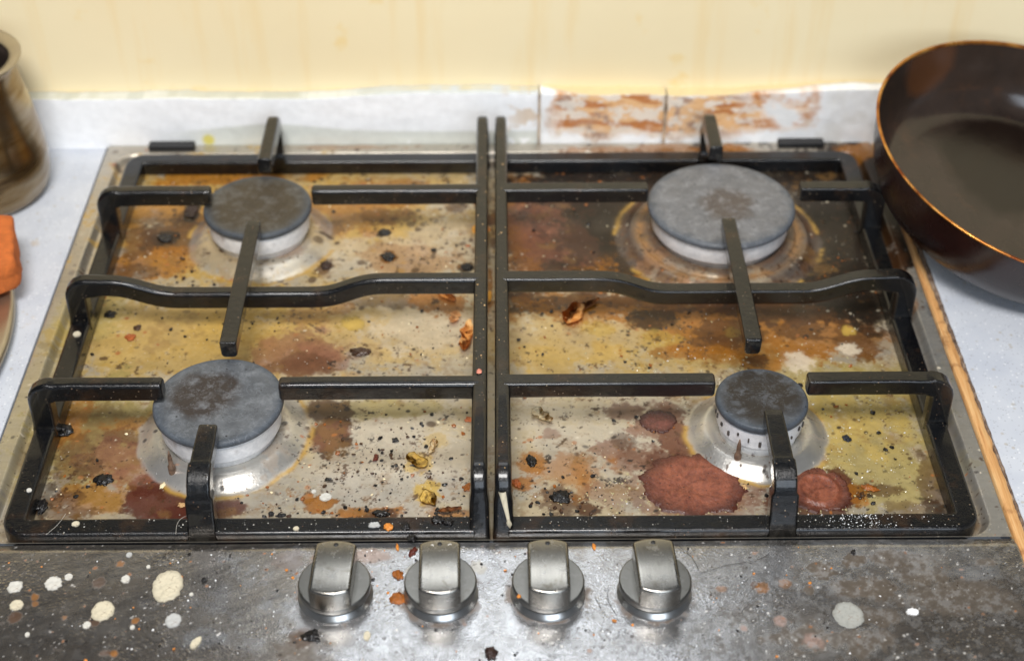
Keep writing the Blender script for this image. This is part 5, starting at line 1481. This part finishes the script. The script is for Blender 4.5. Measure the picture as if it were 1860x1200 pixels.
# fine crumbs nobody could count, one object per colour
def crumbs(name, n, mat, seed, rmin, rmax, place, label):
    rng = random.Random(seed)
    bm = bmesh.new()
    for k in range(n):
        x, y, z = place(rng)
        r = rmin + (rmax - rmin) * rng.random() ** 3
        b2 = bmesh.ops.create_icosphere(bm, subdivisions=1, radius=1)['verts']
        an = rng.uniform(0, 3.14); sx = rng.uniform(0.6, 1.4)
        for v in b2:
            q = 1 + rng.uniform(-0.35, 0.35)
            a, b = v.co.x * r * q * sx, v.co.y * r * q
            v.co = Vector((x + a * math.cos(an) - b * math.sin(an), y + a * math.sin(an) + b * math.cos(an), z + (v.co.z + 0.6) * r * 0.55 * q))
    tag(obj(name, bm, mat, None, False), label, 'crumbs', None, 'stuff')
def on_plate(rng):
    while True:
        x, y = rng.uniform(-0.262, 0.264), rng.uniform(-0.392, -0.035)
        if any(math.hypot(x - b[0], y - b[1]) < b[3] for b in BURN): continue
        d = mnoise.noise(Vector((x * 22, y * 22, 3.3)))
        near = 1.0 if y < -0.33 or abs(x) < 0.05 else 0.45
        if rng.random() < near * (0.3 + 0.9 * max(0, d + 0.25)): return x, y, PL
def on_cluster(rng):
    while True:
        cx, cy, sx, sy = rng.choice(((-0.062, -0.338, 0.015, 0.014), (-0.062, -0.338, 0.02, 0.02), (0.040, -0.372, 0.016, 0.010), (-0.095, -0.385, 0.03, 0.006), (-0.175, -0.205, 0.03, 0.02), (-0.02, -0.378, 0.008, 0.012), (-0.21, -0.15, 0.02, 0.02)))
        x, y = rng.gauss(cx, sx), rng.gauss(cy, sy)
        if abs(x) < 0.014 or abs(x) > 0.256 or not (-0.391 < y < -0.04): continue
        if any(math.hypot(x - b[0], y - b[1]) < b[3] for b in BURN): continue
        return x, y, PL
def on_panel(rng):
    while True:
        x, y = rng.gauss(0.0, 0.14), rng.uniform(-0.508, -0.414)
        if abs(x) > 0.28: continue
        if any(math.hypot(x - k, y + 0.4465) < 0.021 for k in KX): continue
        return x, y, PANEL_TOP
def on_front_bar(rng):
    s = rng.choice((-1, 1))
    return 0.0015 + s * rng.uniform(0.012, 0.262), rng.uniform(-0.4045, -0.3945), 0.0049
def on_dust_patch(rng):
    return rng.gauss(0.208, 0.014), rng.uniform(-0.4045, -0.3945), 0.0049
def on_spine(rng):
    return 0.0015 + rng.choice((-1, 1)) * 0.00665 + rng.uniform(-0.003, 0.003), rng.uniform(-0.39, -0.05), ZT - 0.0004
crumbs('fine_burnt_crumbs', 420, bits_mat('char'), 1, 0.0003, 0.0017, on_plate, 'fine black crumbs scattered over the steel plate')
crumbs('clustered_burnt_crumbs', 300, bits_mat('char'), 31, 0.0002, 0.0016, on_cluster, 'black burnt crumbs lying in loose clusters on the steel plate')
crumbs('clustered_brown_crumbs', 170, bits_mat('darkbrown'), 32, 0.0003, 0.0017, on_cluster, 'dark brown crumbs lying in loose clusters on the steel plate')
crumbs('fine_brown_crumbs', 260, bits_mat('ambergl'), 2, 0.0003, 0.0015, on_plate, 'fine amber and brown crumbs scattered over the steel plate')
crumbs('fine_pale_crumbs', 160, bits_mat('palecream'), 3, 0.0003, 0.0010, on_plate, 'fine pale crumbs scattered over the steel plate')
crumbs('fine_panel_crumbs', 240, bits_mat('char'), 4, 0.0002, 0.0010, on_panel, 'fine dark crumbs scattered over the front panel')
crumbs('fine_panel_flakes', 70, bits_mat('orange'), 5, 0.0003, 0.0011, on_panel, 'fine orange flakes scattered over the front panel')
def on_wet(rng):
    while True:
        cx, cy, sx, sy = rng.choice(((0.205, -0.345, 0.035, 0.030), (0.205, -0.345, 0.035, 0.030), (0.075, -0.372, 0.025, 0.012), (0.205, -0.28, 0.04, 0.02), (0.16, -0.38, 0.05, 0.008), (0.12, -0.25, 0.07, 0.02)))
        x, y = rng.gauss(cx, sx), rng.gauss(cy, sy)
        if not (0.02 < x < 0.256 and -0.39 < y < -0.05): continue
        if any(math.hypot(x - b[0], y - b[1]) < b[3] for b in BURN): continue
        return x, y, PL - 0.0001
crumbs('glint_specks', 190, bits_mat('white2'), 22, 0.0002, 0.0006, on_wet, 'white specks standing in for wet glints on the right half of the steel plate')  # pale specks added in place of highlights on the wet grease
crumbs('grease_droplets', 620, M['grease'], 21, 0.0003, 0.0010, on_wet, 'shiny grease droplets on the right half of the steel plate')
crumbs('fine_panel_dust', 260, bits_mat('white2'), 6, 0.0002, 0.0006, on_panel, 'fine white dust specks on the front panel')
crumbs('fine_bar_dust', 300, bits_mat('white'), 7, 0.00010, 0.00045, on_front_bar, 'fine pale dust on the front bars of the pan supports')
crumbs('dust_patch', 260, bits_mat('white2'), 8, 0.00010, 0.00045, on_dust_patch, 'patch of white dust on the right front bar')
crumbs('fine_spine_dust', 110, bits_mat('tan'), 9, 0.00015, 0.0006, on_spine, 'fine pale crumbs on the two middle spines')
